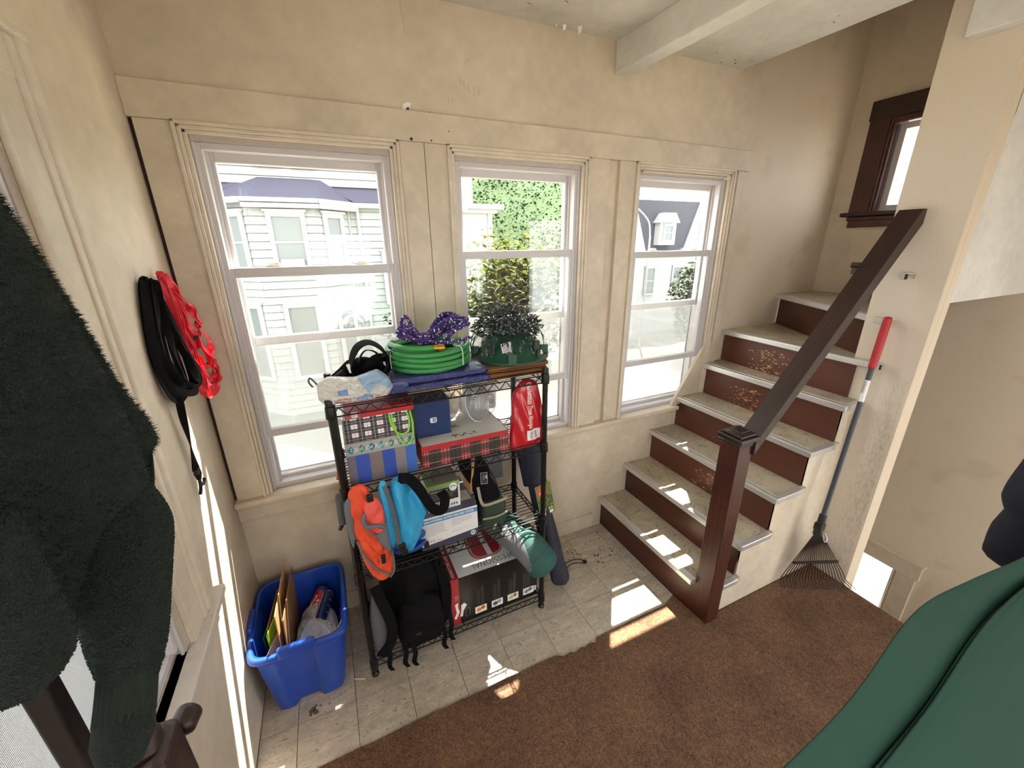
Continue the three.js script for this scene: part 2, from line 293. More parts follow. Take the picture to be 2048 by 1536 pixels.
// ---------------------------------------------------------------- trim of the window wall
struct('trim_4', rbx(0.0, 2.985, 2.296, 2.407, 0, 0.027, 0.003), M.trim, 'wide cream head board across all three windows');
const boards = [[0.014, 0.118], [0.871, 0.974], [0.976, 1.082], [1.815, 1.936], [2.003, 2.108], [2.893, 2.945]];
boards.forEach(([a, b], i) => struct('trim_' + (5 + i), rbx(a, b, 0.815, 2.2955, 0, 0.024, 0.002), M.trim, ['cream casing board in the left corner', 'cream board right of the first window', 'cream board left of the middle window', 'cream board right of the middle window', 'cream board left of the last window', 'narrow cream board right of the last window'][i]));
struct('trim_11', rbx(1.936, 2.003, 0.815, 2.2955, 0, 0.002, 0.0005), M.wall, 'sunken cream strip between two boards');
struct('trim_12', bx(0.0005, 0.013, 0.815, 2.2955, 0.0, 0.006), mat('#3a211b', { roughness: 0.7 }), 'dark bare wood showing in the corner gap');
struct('trim_13', [rbx(0.0, 2.632, 0.786, 0.815, -0.02, 0.056, 0.010, 3), ...openings.map(([a, b]) => bx(a, b, 0.786, 0.812, -0.13, -0.02))], M.trim, 'cream window stool running under the windows');
struct('trim_14', [rbx(0.0, 2.615, 0.700, 0.787, 0, 0.020, 0.004), rbx(0.0, 2.622, 0.764, 0.787, 0, 0.034, 0.009, 3)], M.trim, 'cream apron board under the window stool');
struct('trim_15', plate([[2.585, 0.815], [2.842, 1.235], [2.945, 1.235], [2.945, 0.815]], 0.0, 0.021), M.trim, 'sloping skirt board covering the corner of the last window');
{ // holes and torn paint at the head board
  const h = scene.getObjectByName('trim_4'), dark = mat('#3c352c', { roughness: 1 });
  const spot = (x, y, r, n, m, z = 0.0276) => { const s = new THREE.Shape(); for (let i = 0; i < n; i++) { const t = i / n * 6.283, q = r * rr(0.6, 1.25); s[i ? 'lineTo' : 'moveTo'](x + Math.cos(t) * q, y + Math.sin(t) * q); } return part('paint_chip', boxUV(new THREE.ShapeGeometry(s).translate(0, 0, z)), m, h); };
  spot(0.920, 2.423, 0.020, 9, M.white2, 0.001); spot(0.924, 2.416, 0.007, 8, dark, 0.0018); spot(1.012, 2.415, 0.007, 8, M.white2, 0.001); spot(1.012, 2.414, 0.004, 8, dark, 0.0018);
  spot(0.923, 2.305, 0.007, 8, dark); spot(1.007, 2.305, 0.004, 8, dark); spot(1.085, 2.345, 0.003, 7, dark);
}
{
  const w = scene.getObjectByName('wall_back'), drop = new THREE.SphereGeometry(1, 8, 6).scale(0.0035, 0.016, 0.0012);
  for (const [x, y, a, k] of [[1.155, 2.545, 0.3, 1.2], [1.172, 2.53, 0.2, 1.1], [1.192, 2.52, 0.05, 1.3], [1.215, 2.515, 0, 1.4], [1.238, 2.512, -0.1, 0.8], [1.10, 2.47, 0, 0.9], [1.118, 2.465, 0.1, 1], [1.18, 2.61, 0.4, 0.7], [1.19, 2.62, 0.9, 0.6], [0.93, 2.745, 0.05, 2.6], [0.938, 2.70, 0, 2.0], [0.90, 2.775, 0.6, 1]]) { const o = part('paint_run', drop, M.wall, w); o.position.set(x, y, 0.0003); o.rotation.z = a; o.scale.set(1, k, 1); }
}
// ---------------------------------------------------------------- windows
function molding(x0, x1, y0, y1, m, parent) { // stepped casing bead left, top, right
  const prof = [[0.0, 0.012, 0.036], [0.012, 0.024, 0.028], [0.024, 0.036, 0.018]];
  for (const [n, f] of [['left', (a, b, z) => rbx(x0 + a, x0 + b, y0, y1 - a, 0, z, 0.0025)], ['right', (a, b, z) => rbx(x1 - b, x1 - a, y0, y1 - a, 0, z, 0.0025)], ['top', (a, b, z) => rbx(x0 + a, x1 - a, y1 - b, y1 - a, 0, z, 0.0025)]]) part('casing_bead', prof.map(([a, b, z]) => f(a, b, z)), m, parent);
}
function sash(parent, name, x0, x1, y0, y1, z, w, m, wb = w) {
  const fr = (a, b, c, d) => rbx(a, b, c, d, z - 0.017, z + 0.017, 0.003);
  const s = part(name, [fr(x0, x0 + w, y0, y1), fr(x1 - w, x1, y0, y1), fr(x0 + w, x1 - w, y1 - w, y1), fr(x0 + w, x1 - w, y0, y0 + wb)], m, parent);
  part('pane', bx(x0 + w, x1 - w, y0 + wb, y1 - w, z - 0.0005, z + 0.0005), M.glass, s);
  return s;
}
function insectScreen(parent, x0, x1, y0, y1, z, pitch = 0.0017, t = 0.0005) {
  const list = []; const q = (a, b, c, d) => list.push(new THREE.BoxGeometry(b - a, d - c, t).translate((a + b) / 2, (c + d) / 2, z));
  for (let x = x0; x < x1; x += pitch) q(x, x + t, y0, y1);
  for (let y = y0; y < y1; y += pitch) q(x0, x1, y, y + t);
  const s = part('screen_mesh', list, M.screen, parent); s.userData.kind = 'stuff';
  const f = 0.016; part('screen_frame', [bx(x0 - f, x0, y0 - f, y1 + f, z - 0.004, z + 0.004), bx(x1, x1 + f, y0 - f, y1 + f, z - 0.004, z + 0.004), bx(x0, x1, y0 - f, y0, z - 0.004, z + 0.004), bx(x0, x1, y1, y1 + f, z - 0.004, z + 0.004)], M.vinyl, parent);
}
function doubleHung(name, label, x0, x1, y0, y1, { lowY0, lowY1, upY0, upY1, bead = true, m = M.vinyl, jamb = M.jamb, latches = true, screen = true, coarse = false, beadTop = y1 + 0.015, beadDx = 0.016 }) {
  const g = new THREE.Group(); g.name = name; scene.add(g); tag(g, label, null, null, 'structure');
  part('jamb', [bx(x0, x0 + 0.022, y0, y1, -0.13, -0.001), bx(x1 - 0.022, x1, y0, y1, -0.13, -0.001), bx(x0, x1, y1 - 0.04, y1, -0.13, -0.001)], jamb, g);
  const a = x0 + 0.022, b = x1 - 0.022, c = y1 - 0.04;
  part('frame', [rbx(a, a + 0.026, y0 + 0.03, c, -0.105, -0.012, 0.002), rbx(b - 0.026, b, y0 + 0.03, c, -0.105, -0.012, 0.002), rbx(a + 0.026, b - 0.026, c - 0.022, c, -0.105, -0.012, 0.002), rbx(a, a + 0.010, y0, c, -0.012, -0.004, 0.002), rbx(b - 0.010, b, y0, c, -0.012, -0.004, 0.002), rbx(a, b, y0 + 0.006, y0 + 0.034, -0.115, -0.025, 0.004), rbx(a, b, y0 + 0.034, y0 + 0.050, -0.115, -0.075, 0.003), bx(a, a + 0.036, y0 + 0.03, c, -0.058, -0.052), bx(b - 0.036, b, y0 + 0.03, c, -0.058, -0.052)], m, g);
  sash(g, 'upper_sash', a + 0.014, b - 0.014, upY0, upY1, -0.080, 0.036, m);
  const lo = sash(g, 'lower_sash', a + 0.002, b - 0.002, lowY0, lowY1, -0.034, 0.038, m, 0.034);
  if (latches) for (const k of [0.26, 0.76]) { const x = lerp(a, b, k); part('sash_latch', [rbx(x - 0.026, x + 0.026, lowY1, lowY1 + 0.008, -0.046, -0.022, 0.003), rbx(x - 0.014, x + 0.024, lowY1 + 0.007, lowY1 + 0.015, -0.042, -0.027, 0.003)], M.latch, lo); }
  if (screen) insectScreen(g, a + 0.03, b - 0.03, y0 + 0.055, Math.min(1.49, (y0 + y1) / 2), -0.112, ...(coarse ? [0.0026, 0.0009] : []));
  if (bead) molding(x0 - beadDx, x1 + beadDx, y0 + 0.012, beadTop, M.mold, g);
  return g;
}
doubleHung('window_1', 'white double-hung window nearest the left corner with its lower sash raised', ...openings[0], 0.80, 2.283, { lowY0: 1.078, lowY1: 1.812, upY0: 1.487, upY1: 2.225 });
doubleHung('window_2', 'middle white double-hung window behind the shelving', ...openings[1], 0.80, 2.283, { lowY0: 1.128, lowY1: 1.860, upY0: 1.487, upY1: 2.225 });
const w3 = doubleHung('window_3', 'white double-hung window beside the stairs with a bare curtain rod', ...openings[2], 0.80, 2.283, { lowY0: 1.135, lowY1: 1.842, upY0: 1.490, upY1: 2.225, beadDx: 0.022 });
part('curtain_rod', [rod(V(2.165, 2.255, 0.012), V(2.815, 2.255, 0.012), 0.005), rbx(2.803, 2.828, 2.243, 2.268, 0.0, 0.024, 0.003)], M.mold, w3);
const w4 = doubleHung('window_4', 'tall white window in the left wall behind the fleece jacket', -1.52, -0.755, 0.80, 2.205, { lowY0: 1.30, lowY1: 2.0, upY0: 1.47, upY1: 2.15, bead: false, coarse: true });
w4.rotation.y = Math.PI / 2;
const w7 = doubleHung('window_7', 'second window of the left wall behind the viewpoint', -3.2, -1.98, 0.35, 2.5, { lowY0: 0.39, lowY1: 1.44, upY0: 1.42, upY1: 2.45, screen: false, bead: false });
w7.rotation.y = Math.PI / 2;
for (const [k, a, b] of [[8, 0.35, 1.15], [9, 1.75, 2.55]]) doubleHung('window_' + k, k === 8 ? 'tall window behind the viewpoint next to the left wall' : 'tall window behind the viewpoint next to the stairs', a, b, 0.8, 2.1, { lowY0: 0.84, lowY1: 1.45, upY0: 1.42, upY1: 2.05, screen: false, bead: false }).position.z = 3.36;
{ // casing of the left window: flat board plus beaded edge, head and stool
  const W = (g) => boxUV(g.applyMatrix4(sideL));
  struct('trim_16', [W(rbx(-0.752, -0.665, 0.80, 2.285, 0, 0.018, 0.003)), W(rbx(-0.668, -0.640, 0.80, 2.285, 0, 0.024, 0.005)), W(rbx(-0.642, -0.602, 0.80, 2.30, 0, 0.030, 0.010, 3))], M.mold, 'beaded cream casing of the left window');
  struct('trim_17', [W(rbx(-1.66, -0.60, 2.205, 2.285, 0, 0.020, 0.004)), W(rbx(-1.67, -0.60, 2.283, 2.305, 0, 0.034, 0.008, 3))], M.mold, 'head casing of the left window');
  struct('trim_18', [W(rbx(-1.72, -0.525, 0.772, 0.800, -0.03, 0.047, 0.006, 3)), W(bx(-1.52, -0.755, 0.76, 0.799, -0.13, -0.03)), W(rbx(-1.68, -0.56, 0.69, 0.774, 0, 0.018, 0.004))], mat('#e5dcd3', { roughness: 0.6, map: sized(texGrime, 0.5), bumpMap: sized(texBrush, 0.15), bumpScale: 0.0015 }), 'worn off-white stool of the left window');
  struct('trim_19', [W(rbx(-1.66, -1.52, 0.80, 2.285, 0, 0.020, 0.004))], M.mold, 'casing board on the near side of the left window');
}
{ // small stained window above the winders, on the right wall
  const g = new THREE.Group(); g.name = 'window_5'; scene.add(g); tag(g, 'small dark stained wooden window high over the stairs', null, null, 'structure');
  g.position.x = 3.95; g.rotation.y = -Math.PI / 2;
  part('head_casing', rbx(0.118, 1.015, 2.625, 2.738, 0, 0.028, 0.003), M.woodDark, g);
  part('side_casing', rbx(0.124, 0.236, 2.07, 2.626, 0, 0.022, 0.003), M.woodUp, g);
  part('window_stool', rbx(0.092, 1.015, 2.046, 2.072, -0.03, 0.06, 0.008, 3), M.woodDark, g);
  part('apron', [rbx(0.135, 1.01, 1.975, 2.046, 0, 0.022, 0.004), rbx(0.128, 1.012, 2.018, 2.046, 0, 0.036, 0.008, 3)], M.wood, g);
  part('stop_bead', [rbx(0.236, 0.250, 2.07, 2.61, -0.02, 0.016, 0.004), rbx(0.249, 0.264, 2.07, 2.60, -0.09, 0.006, 0.004), rbx(0.236, 1.01, 2.592, 2.626, -0.02, 0.014, 0.004)], M.wood, g);
  part('jamb', [bx(0.262, 0.266, 2.07, 2.605, -0.13, -0.02), bx(0.262, 1.0, 2.60, 2.605, -0.13, -0.02)], M.wood, g);
  sash(g, 'sash', 0.27, 0.995, 2.075, 2.590, -0.06, 0.036, M.vinyl);
}
{ // window at the foot of the lower stairs
  const g = new THREE.Group(); g.name = 'window_6'; scene.add(g); tag(g, 'bright window low down beyond the landing edge', null, null, 'structure');
  g.position.x = 3.95; g.rotation.y = -Math.PI / 2;
  part('head_casing', [rbx(0.34, 1.112, -0.340, -0.210, 0, 0.024, 0.003), rbx(0.33, 1.122, -0.225, -0.208, 0, 0.034, 0.004)], M.trim, g);
  part('side_casing', rbx(0.995, 1.098, -1.3, -0.341, 0, 0.022, 0.003), M.trim, g);
  part('side_casing', rbx(0.34, 0.435, -1.3, -0.341, 0, 0.022, 0.003), M.trim, g);
  part('stop_bead', [rbx(0.978, 0.993, -1.25, -0.345, -0.06, 0.01, 0.003)], M.mold, g);
  sash(g, 'sash', 0.44, 0.978, -1.24, -0.346, -0.08, 0.03, M.vinyl);
}
doubleHung('window_11', 'tall narrow window behind the viewpoint over the lower stairs', 3.15, 3.9, -1.4, 2.3, { lowY0: -1.36, lowY1: 0.45, upY0: 0.42, upY1: 2.24, screen: false, bead: false }).position.z = 3.36;
{ const g = doubleHung('window_10', 'tall window of the right wall out of view over the lower stairs', 2.2, 3.15, -0.4, 1.9, { lowY0: -0.36, lowY1: 0.75, upY0: 0.72, upY1: 1.84, screen: false, bead: false }); g.position.x = 3.95; g.rotation.y = -Math.PI / 2; }
// ---------------------------------------------------------------- stairs
{
  const grime = canvasTex(256, 2048, (c, w, h) => { // y runs from 4.6 m at the top to -2.3 m, u from the stairs to the landing edge
    c.fillStyle = '#dccebb'; c.fillRect(0, 0, w, h); const Y = (y) => (4.6 - y) / 6.9 * h;
    for (let i = 0; i < 2600; i++) { const y = rr(0.02, 1.25), k = 1 - Math.abs(y - 0.6) / 0.75, x = w - Math.abs(rr(-1, 1) + rr(-1, 1)) * 55 - 14; if (rnd() > k) continue; c.fillStyle = `rgba(${120 + 30 * rnd()},${112 + 28 * rnd()},${102 + 24 * rnd()},${rr(0.03, 0.10)})`; c.beginPath(); c.ellipse(x, Y(y), rr(1.5, 7), rr(0.8, 4), rr(0, 3), 0, 7); c.fill(); }
    for (let i = 0; i < 700; i++) { c.fillStyle = `rgba(120,110,98,${rr(0.02, 0.08)})`; c.fillRect(rnd() * w, Y(rr(0, 2.7)), rr(1, 4), rr(1, 5)); }
  });
  const g = new THREE.BoxGeometry(0.107, 6.9, 0.254).translate(3.0515, 1.15, 0.939), o = new THREE.Mesh(g, [M.wallOld, mat('#ffffff', { roughness: 0.6, map: grime }), M.wallOld, M.wallOld, M.wallOld, M.wallOld]);
  o.name = numbered('wall_post'); o.castShadow = o.receiveShadow = true; scene.add(o); tag(o, 'scuffed cream wall end that the winding steps turn around', null, null, 'structure');
}
struct('wall_header', bx(3.10, 3.95, 1.615, 4.6, 1.02, 1.066), M.white, 'white boxed wall hanging over the stairs going down');
struct('ceiling_stair', bx(3.10, 3.95, 1.615, 1.635, 0.96, 1.02), M.white, 'underside of the boxed winding steps');
{
  const st = thing('staircase', 'winding wooden staircase with pale treads and dark brown risers', 'staircase'), S = R5;
  const chipTex = (chips, k) => canvasTex(1024, 256, (c, w, h) => {
    c.fillStyle = '#5f3528'; c.fillRect(0, 0, w, h);
    for (let i = 0; i < 900; i++) { c.strokeStyle = `rgba(${30 + 70 * rnd()},${14 + 30 * rnd()},${10 + 20 * rnd()},${0.05 + 0.12 * rnd()})`; c.lineWidth = rr(0.6, 2.4); const y = rnd() * h, x = rnd() * w; c.beginPath(); c.moveTo(x, y); c.bezierCurveTo(x + 60, y + rr(-4, 4), x + 120, y + rr(-4, 4), x + rr(120, 320), y + rr(-6, 6)); c.stroke(); }
    for (const [u0, u1, v0, v1, n] of chips) for (let i = 0; i < n; i++) {
      const x = lerp(u0, u1, (rnd() + rnd()) / 2) * w, y = lerp(v0, v1, rnd()) * h, r = rr(2, 7);
      c.fillStyle = ['#c98f55', '#d9a96c', '#e3c79a', '#3b1d14', '#b8773f'][Math.floor(rnd() * 5)];
      c.beginPath(); for (let j = 0; j < 7; j++) { const t = j / 7 * 6.283, q = r * rr(0.5, 1.4); c.lineTo(x + Math.cos(t) * q * 1.7, y + Math.sin(t) * q * 0.7); } c.fill();
    }
  });
  const chipSets = [[], [], [[0.42, 0.66, 0.35, 0.95, 40]], [[0.30, 0.62, 0.55, 0.95, 22]], [[0.22, 0.62, 0.30, 0.98, 130]], [[0.22, 0.60, 0.25, 0.98, 150]], []];
  const riserMat = chipSets.map((c, i) => (c.length ? mat('#ffffff', { roughness: 0.36, map: chipTex(c, i) }) : null));
  const flecks = M.lino;
  for (let k = 1; k <= 5; k++) {
    const xr = S.x1 + (k - 1) * S.run, y = k * S.rise, xn = xr - S.nose, xe = xr + S.run + 0.02;
    const rg = new THREE.BoxGeometry(0.019, S.rise - 0.024, S.zs).translate(xr + 0.0095, y - S.rise / 2 - 0.012, S.zs / 2);
    part('riser', riserMat[k - 1] ? rg : boxUV(rg), riserMat[k - 1] ?? M.wood, st);
    const t = part('tread', k === 1 ? prism([[xn + 0.004, 0.001], [xe, 0.001], [xe, S.ze - 0.004], [2.1465, S.ze - 0.004], [2.1465, 0.8155], [xn + 0.004, 0.8155]], y - 0.024, y) : rbx(xn + 0.004, xe, y - 0.024, y, 0.001, S.ze - 0.004, 0.003), flecks, st);
    const end = Math.min(xr + S.run - 0.004, 2.997);
    const zq = k === 1 ? 0.8155 : S.ze + 0.002, xq = k === 1 ? 2.1465 : xn;
    part('nosing', [rbx(xn - 0.006, xn + 0.026, y - 0.001, y + 0.003, 0.001, zq, 0.0015), rbx(xn - 0.007, xn + 0.004, y - 0.030, y + 0.003, 0.001, zq, 0.004, 3), rbx(xn + 0.024, xn + 0.027, y, y + 0.0045, 0.001, Math.min(zq, S.ze - 0.024), 0.001)], M.alu, t);
    part('nosing_return', [rbx(xq, end, y - 0.001, y + 0.0032, S.ze - 0.026, S.ze + 0.003, 0.0015), rbx(xq, end, y - 0.028, y + 0.003, S.ze - 0.007, S.ze + 0.004, 0.004, 3)], M.alu, t);
  }
  // winders
  const W = [
    { k: 6, a: [3.006, 0.0], b: [2.955, 0.945], poly: [[3.03, 0.001], [3.60, 0.001], [2.997, 0.93], [2.968, 0.93]] },
    { k: 7, a: [3.530, 0.0], b: [2.958, 0.925], poly: [[3.555, 0.001], [3.949, 0.001], [3.949, 0.42], [2.985, 0.925]] },
    { k: 8, a: [3.949, 0.335], b: [2.945, 0.945], poly: [[3.949, 0.36], [3.949, 1.0], [2.99, 0.955]] },
  ];
  for (const { k, a, b, poly } of W) {
    const y = k * S.rise, A = V(a[0], y, a[1]), B = V(b[0], y, b[1]), d = B.clone().sub(A).normalize(), nrm = V(-d.z, 0, d.x).normalize(); if (nrm.x > 0) nrm.negate();
    const q = (p, e, yy) => p.clone().addScaledVector(nrm, -e).setY(yy);
    const g1 = A.clone().addScaledVector(d, 0.004), g2 = B.clone().addScaledVector(d, -0.115);
    const L = g1.distanceTo(g2), rg = new THREE.BoxGeometry(L, S.rise - 0.024, 0.019), cx = q(g1.clone().add(g2).multiplyScalar(0.5), 0.036, y - S.rise / 2 - 0.012);
    const X = d.clone(), Z = nrm.clone(), Y = Z.clone().cross(X); if (Y.y < 0) { X.negate(); Y.negate(); }
    rg.applyMatrix4(new THREE.Matrix4().makeBasis(X, Y, Z).setPosition(cx));
    part('riser', k === 6 ? rg : boxUV(rg), k === 6 ? riserMat[5] : M.wood, st);
    const t = part('tread', prism(poly, y - 0.024, y), flecks, st);
    part('nosing', [bar(q(A, 0.012, y + 0.001), q(B, 0.012, y + 0.001), 0.034, 0.004, V(0, 1, 0), 0.0015), bar(q(A, -0.002, y - 0.013), q(B, -0.002, y - 0.013), 0.012, 0.032, V(0, 1, 0), 0.004)], M.alu, t);
    part('nosing_cap', bar(q(B, -0.001, y - 0.013), q(B, -0.001, y - 0.013).addScaledVector(d, 0.006), 0.010, 0.024), mat('#2a2522', { roughness: 0.8 }), t);
  }
  // cream side board stepping up under the treads
  const poly = [[S.x1 + 0.003, 0]];
  for (let k = 1; k <= 5; k++) { poly.push([S.x1 + (k - 1) * S.run + 0.003, k * S.rise - 0.026], [S.x1 + k * S.run + 0.003, k * S.rise - 0.026]); }
  poly[poly.length - 1][0] = 2.997; poly.push([2.997, 0]);
  part('side_board', plate(poly.slice().reverse().reverse(), 0.860, S.zs), M.trim, st);
}
{ // newel post and rail
  const n = thing('stair_railing', 'dark stained newel post with a capped top and sloping handrail', 'railing');
  const post = part('newel_post', rbx(2.056, 2.146, 0.0, 1.052, 0.816, 0.912, 0.004), M.woodUp, n);
  const cp = (e, y0, y1, r = 0.004) => rbx(2.101 - e, 2.101 + e, y0, y1, 0.864 - e, 0.864 + e, r, 2);
  part('post_cap', [cp(0.054, 1.034, 1.050), cp(0.062, 1.050, 1.078, 0.008), cp(0.050, 1.078, 1.090), new THREE.ConeGeometry(0.056, 0.030, 4).rotateY(Math.PI / 4).translate(2.101, 1.104, 0.864), cp(0.030, 1.088, 1.100)], M.woodDark, post);
  // rail: wide flat top, level cut at the upper end
  const z0 = 0.838, z1 = 0.926;
  part('handrail', plate([[2.140, 0.988], [2.998, 1.958], [2.998, 2.020], [2.968, 2.020], [2.140, 1.050]], z0, z1), M.woodDarkUp, n);
  part('bracket', [rbx(2.78, 2.83, 1.74, 1.765, 0.80, 0.84, 0.004), rod(V(2.80, 1.78, 0.79), V(2.80, 1.78, 0.84), 0.014)], M.woodDark, n);
  rebase(n);
}

// ---------------------------------------------------------------- outdoors
const E = {
  siding: mat('#8f9794', { roughness: 0.8 }), sidingPale: mat('#949696', { roughness: 0.8 }), whitePaint: mat('#a9abaa', { roughness: 0.7 }), shingle: mat('#4a4b5e', { roughness: 0.9, map: sized(texGrime, 0.6) }),
  slate: mat('#41454f', { roughness: 0.8, map: sized(texGrime, 1.0) }), dark: mat('#68706f', { roughness: 0.25 }), concrete: mat('#78756f', { roughness: 0.95, map: sized(texMottle, 5) }), asphalt: mat('#4a4a4a', { roughness: 0.95, map: sized(texMottle, 3) }),
  lawn: mat('#8a9a56', { roughness: 1, map: sized(texMottle, 2) }), bark: mat('#6d5a48', { roughness: 0.95 }),
};
struct('ground', bx(-40, 50, -3.7, -3.6, -60, 30), E.concrete, 'pale paved yard and driveway below the windows');
struct('ground_road', bx(9, 17, -3.61, -3.58, -40, -6), E.asphalt, 'grey asphalt road');
struct('ground_lawn', bx(6.5, 9, -3.61, -3.57, -16, -4), E.lawn, 'strip of lawn by the driveway');
function clapboards(parent, a, b, y0, y1, step, m) { // boards lapping downwards along a wall line a -> b (x, z)
  const L = Math.hypot(b[0] - a[0], b[1] - a[1]), proto = boxUV(new THREE.BoxGeometry(L, step * 0.93, 0.022)), ang = -Math.atan2(b[1] - a[1], b[0] - a[0]);
  for (let y = y0; y < y1 - 0.02; y += step) { const o = part('clapboard', proto, m, parent); o.position.set((a[0] + b[0]) / 2, y + step / 2, (a[1] + b[1]) / 2); o.rotation.order = 'YXZ'; o.rotation.set(-0.10, ang, 0); }
}
function houseWindow(parent, a, b, y0, y1, lift = 0.03, meet = true) {
  const d = V(b[0] - a[0], 0, b[1] - a[1]), L = d.length(), ang = -Math.atan2(d.z, d.x), n = V(Math.sin(ang), 0, Math.cos(ang)), m4 = new THREE.Matrix4().makeRotationY(ang).setPosition(a[0] + n.x * lift, 0, a[1] + n.z * lift), f = 0.10;
  const w = part('window', [bx(0, f, y0, y1, 0, 0.05), bx(L - f, L, y0, y1, 0, 0.05), bx(f, L - f, y1 - f, y1, 0, 0.05), bx(f, L - f, y0, y0 + f * 0.8, 0, 0.07), bx(-0.04, L + 0.04, y1, y1 + 0.05, 0, 0.09)].concat(meet ? [bx(f, L - f, (y0 + y1) / 2 - 0.02, (y0 + y1) / 2 + 0.02, 0, 0.03)] : []).map((g) => g.applyMatrix4(m4)), E.whitePaint, parent);
  part('pane', bx(f, L - f, y0 + f * 0.8, y1 - f, 0, 0.012).applyMatrix4(m4), E.dark, w);
  return w;
}
{
  const h = thing('house', 'pale green clapboard house with a bay seen through the left window', 'house');
  const A = [-1.52, -9.75], B = [-0.78, -9.0], C = [0.56, -9.0], D = [1.30, -9.75];
  part('wall', [prism([A, B, C, D, [D[0], -12], [A[0], -12]].map(([x, z]) => [x, z - 0.03]), -3.6, 2.8), bx(-6, 4.3, -3.6, 5.6, -12, -9.80)], mat('#66736d', { roughness: 0.9 }), h);
  clapboards(h, B, C, -2.2, 2.75, 0.175, E.siding); clapboards(h, C, D, -2.2, 2.75, 0.175, E.siding); clapboards(h, A, B, -2.2, 2.75, 0.175, E.siding);
  clapboards(h, D, [4.3, -9.75], -2.2, 2.75, 0.175, E.siding); clapboards(h, [-5.0, -9.75], A, 0.6, 2.75, 0.175, E.siding);
  clapboards(h, [-5.0, -9.72], [4.3, -9.72], 3.25, 5.4, 0.175, E.sidingPale);
  const k = (a, b, t) => [lerp(a[0], b[0], t), lerp(a[1], b[1], t)];
  for (const [y0, y1] of [[1.35, 2.62], [-1.25, 0.62]]) {
    houseWindow(h, [-0.46, -9.0], [0.32, -9.0], y0, y1); houseWindow(h, k(C, D, 0.14), k(C, D, 0.74), y0, y1); houseWindow(h, k(A, B, 0.26), k(A, B, 0.86), y0, y1);
  }
  houseWindow(h, [2.0, -9.75], [2.7, -9.75], 0.35, 1.75); houseWindow(h, [2.2, -9.75], [3.0, -9.75], -1.7, -0.3);
  for (const x of [-0.6, 0.15, 2.0]) houseWindow(h, [x, -9.70], [x + 0.62, -9.70], 3.62, 4.7);
  part('air_conditioner', [rbx(-0.30, 0.16, 1.36, 1.62, -9.0, -8.72, 0.02), bx(-0.16, 0.08, 1.40, 1.58, -8.72, -8.715)], E.whitePaint, h);
  // bay roof and gutter
  const e = 0.16, o = [[A[0] - e, A[1] + e], [B[0] - 0.08, B[1] + e], [C[0] + 0.08, C[1] + e], [D[0] + e, D[1] + e]], top = [[-0.85, -9.78], [-0.52, -9.76], [0.45, -9.76], [0.78, -9.78]];
  const quad = (p, q, r, s) => { const g = new THREE.BufferGeometry(); g.setAttribute('position', new THREE.Float32BufferAttribute([p, q, r, p, r, s].flat(), 3)); g.computeVertexNormals(); return boxUV(g); };
  const low = 2.90, hi = 3.42, P3 = ([x, z], y) => [x, y, z];
  part('bay_roof', [0, 1, 2].map((i) => quad(P3(o[i], low), P3(o[i + 1], low), P3(top[i + 1], hi), P3(top[i], hi))).concat([quad([D[0] + e, low, -9.5], [4.4, low, -9.5], [4.4, 3.25, -9.78], [0.78, 3.3, -9.78]), quad([-5, low, -9.5], [A[0] - e, low, -9.5], [-0.85, 3.3, -9.78], [-5, 3.25, -9.78])]), E.shingle, h);
  const gut = (p, q, y) => bar(V(p[0], y, p[1]), V(q[0], y, q[1]), 0.12, 0.11);
  part('gutter', [gut(o[0], o[1], 2.84), gut(o[1], o[2], 2.84), gut(o[2], o[3], 2.84), gut(o[3], [4.4, o[3][1]], 2.84), gut([-5, o[0][1]], o[0], 2.84), gut(o[1], o[2], 2.75), gut(o[2], o[3], 2.75)], E.whitePaint, h);
  part('downspout', [rod(V(1.52, 2.8, -9.6), V(1.52, 2.6, -9.7), 0.04), rod(V(1.52, 2.62, -9.69), V(1.52, -3, -9.69), 0.04)], E.whitePaint, h);
  part('corner_board', [rod(V(D[0] - 0.0, -2.2, D[1] + 0.03), V(D[0], 2.75, D[1] + 0.03), 0.035)], E.siding, h);
}
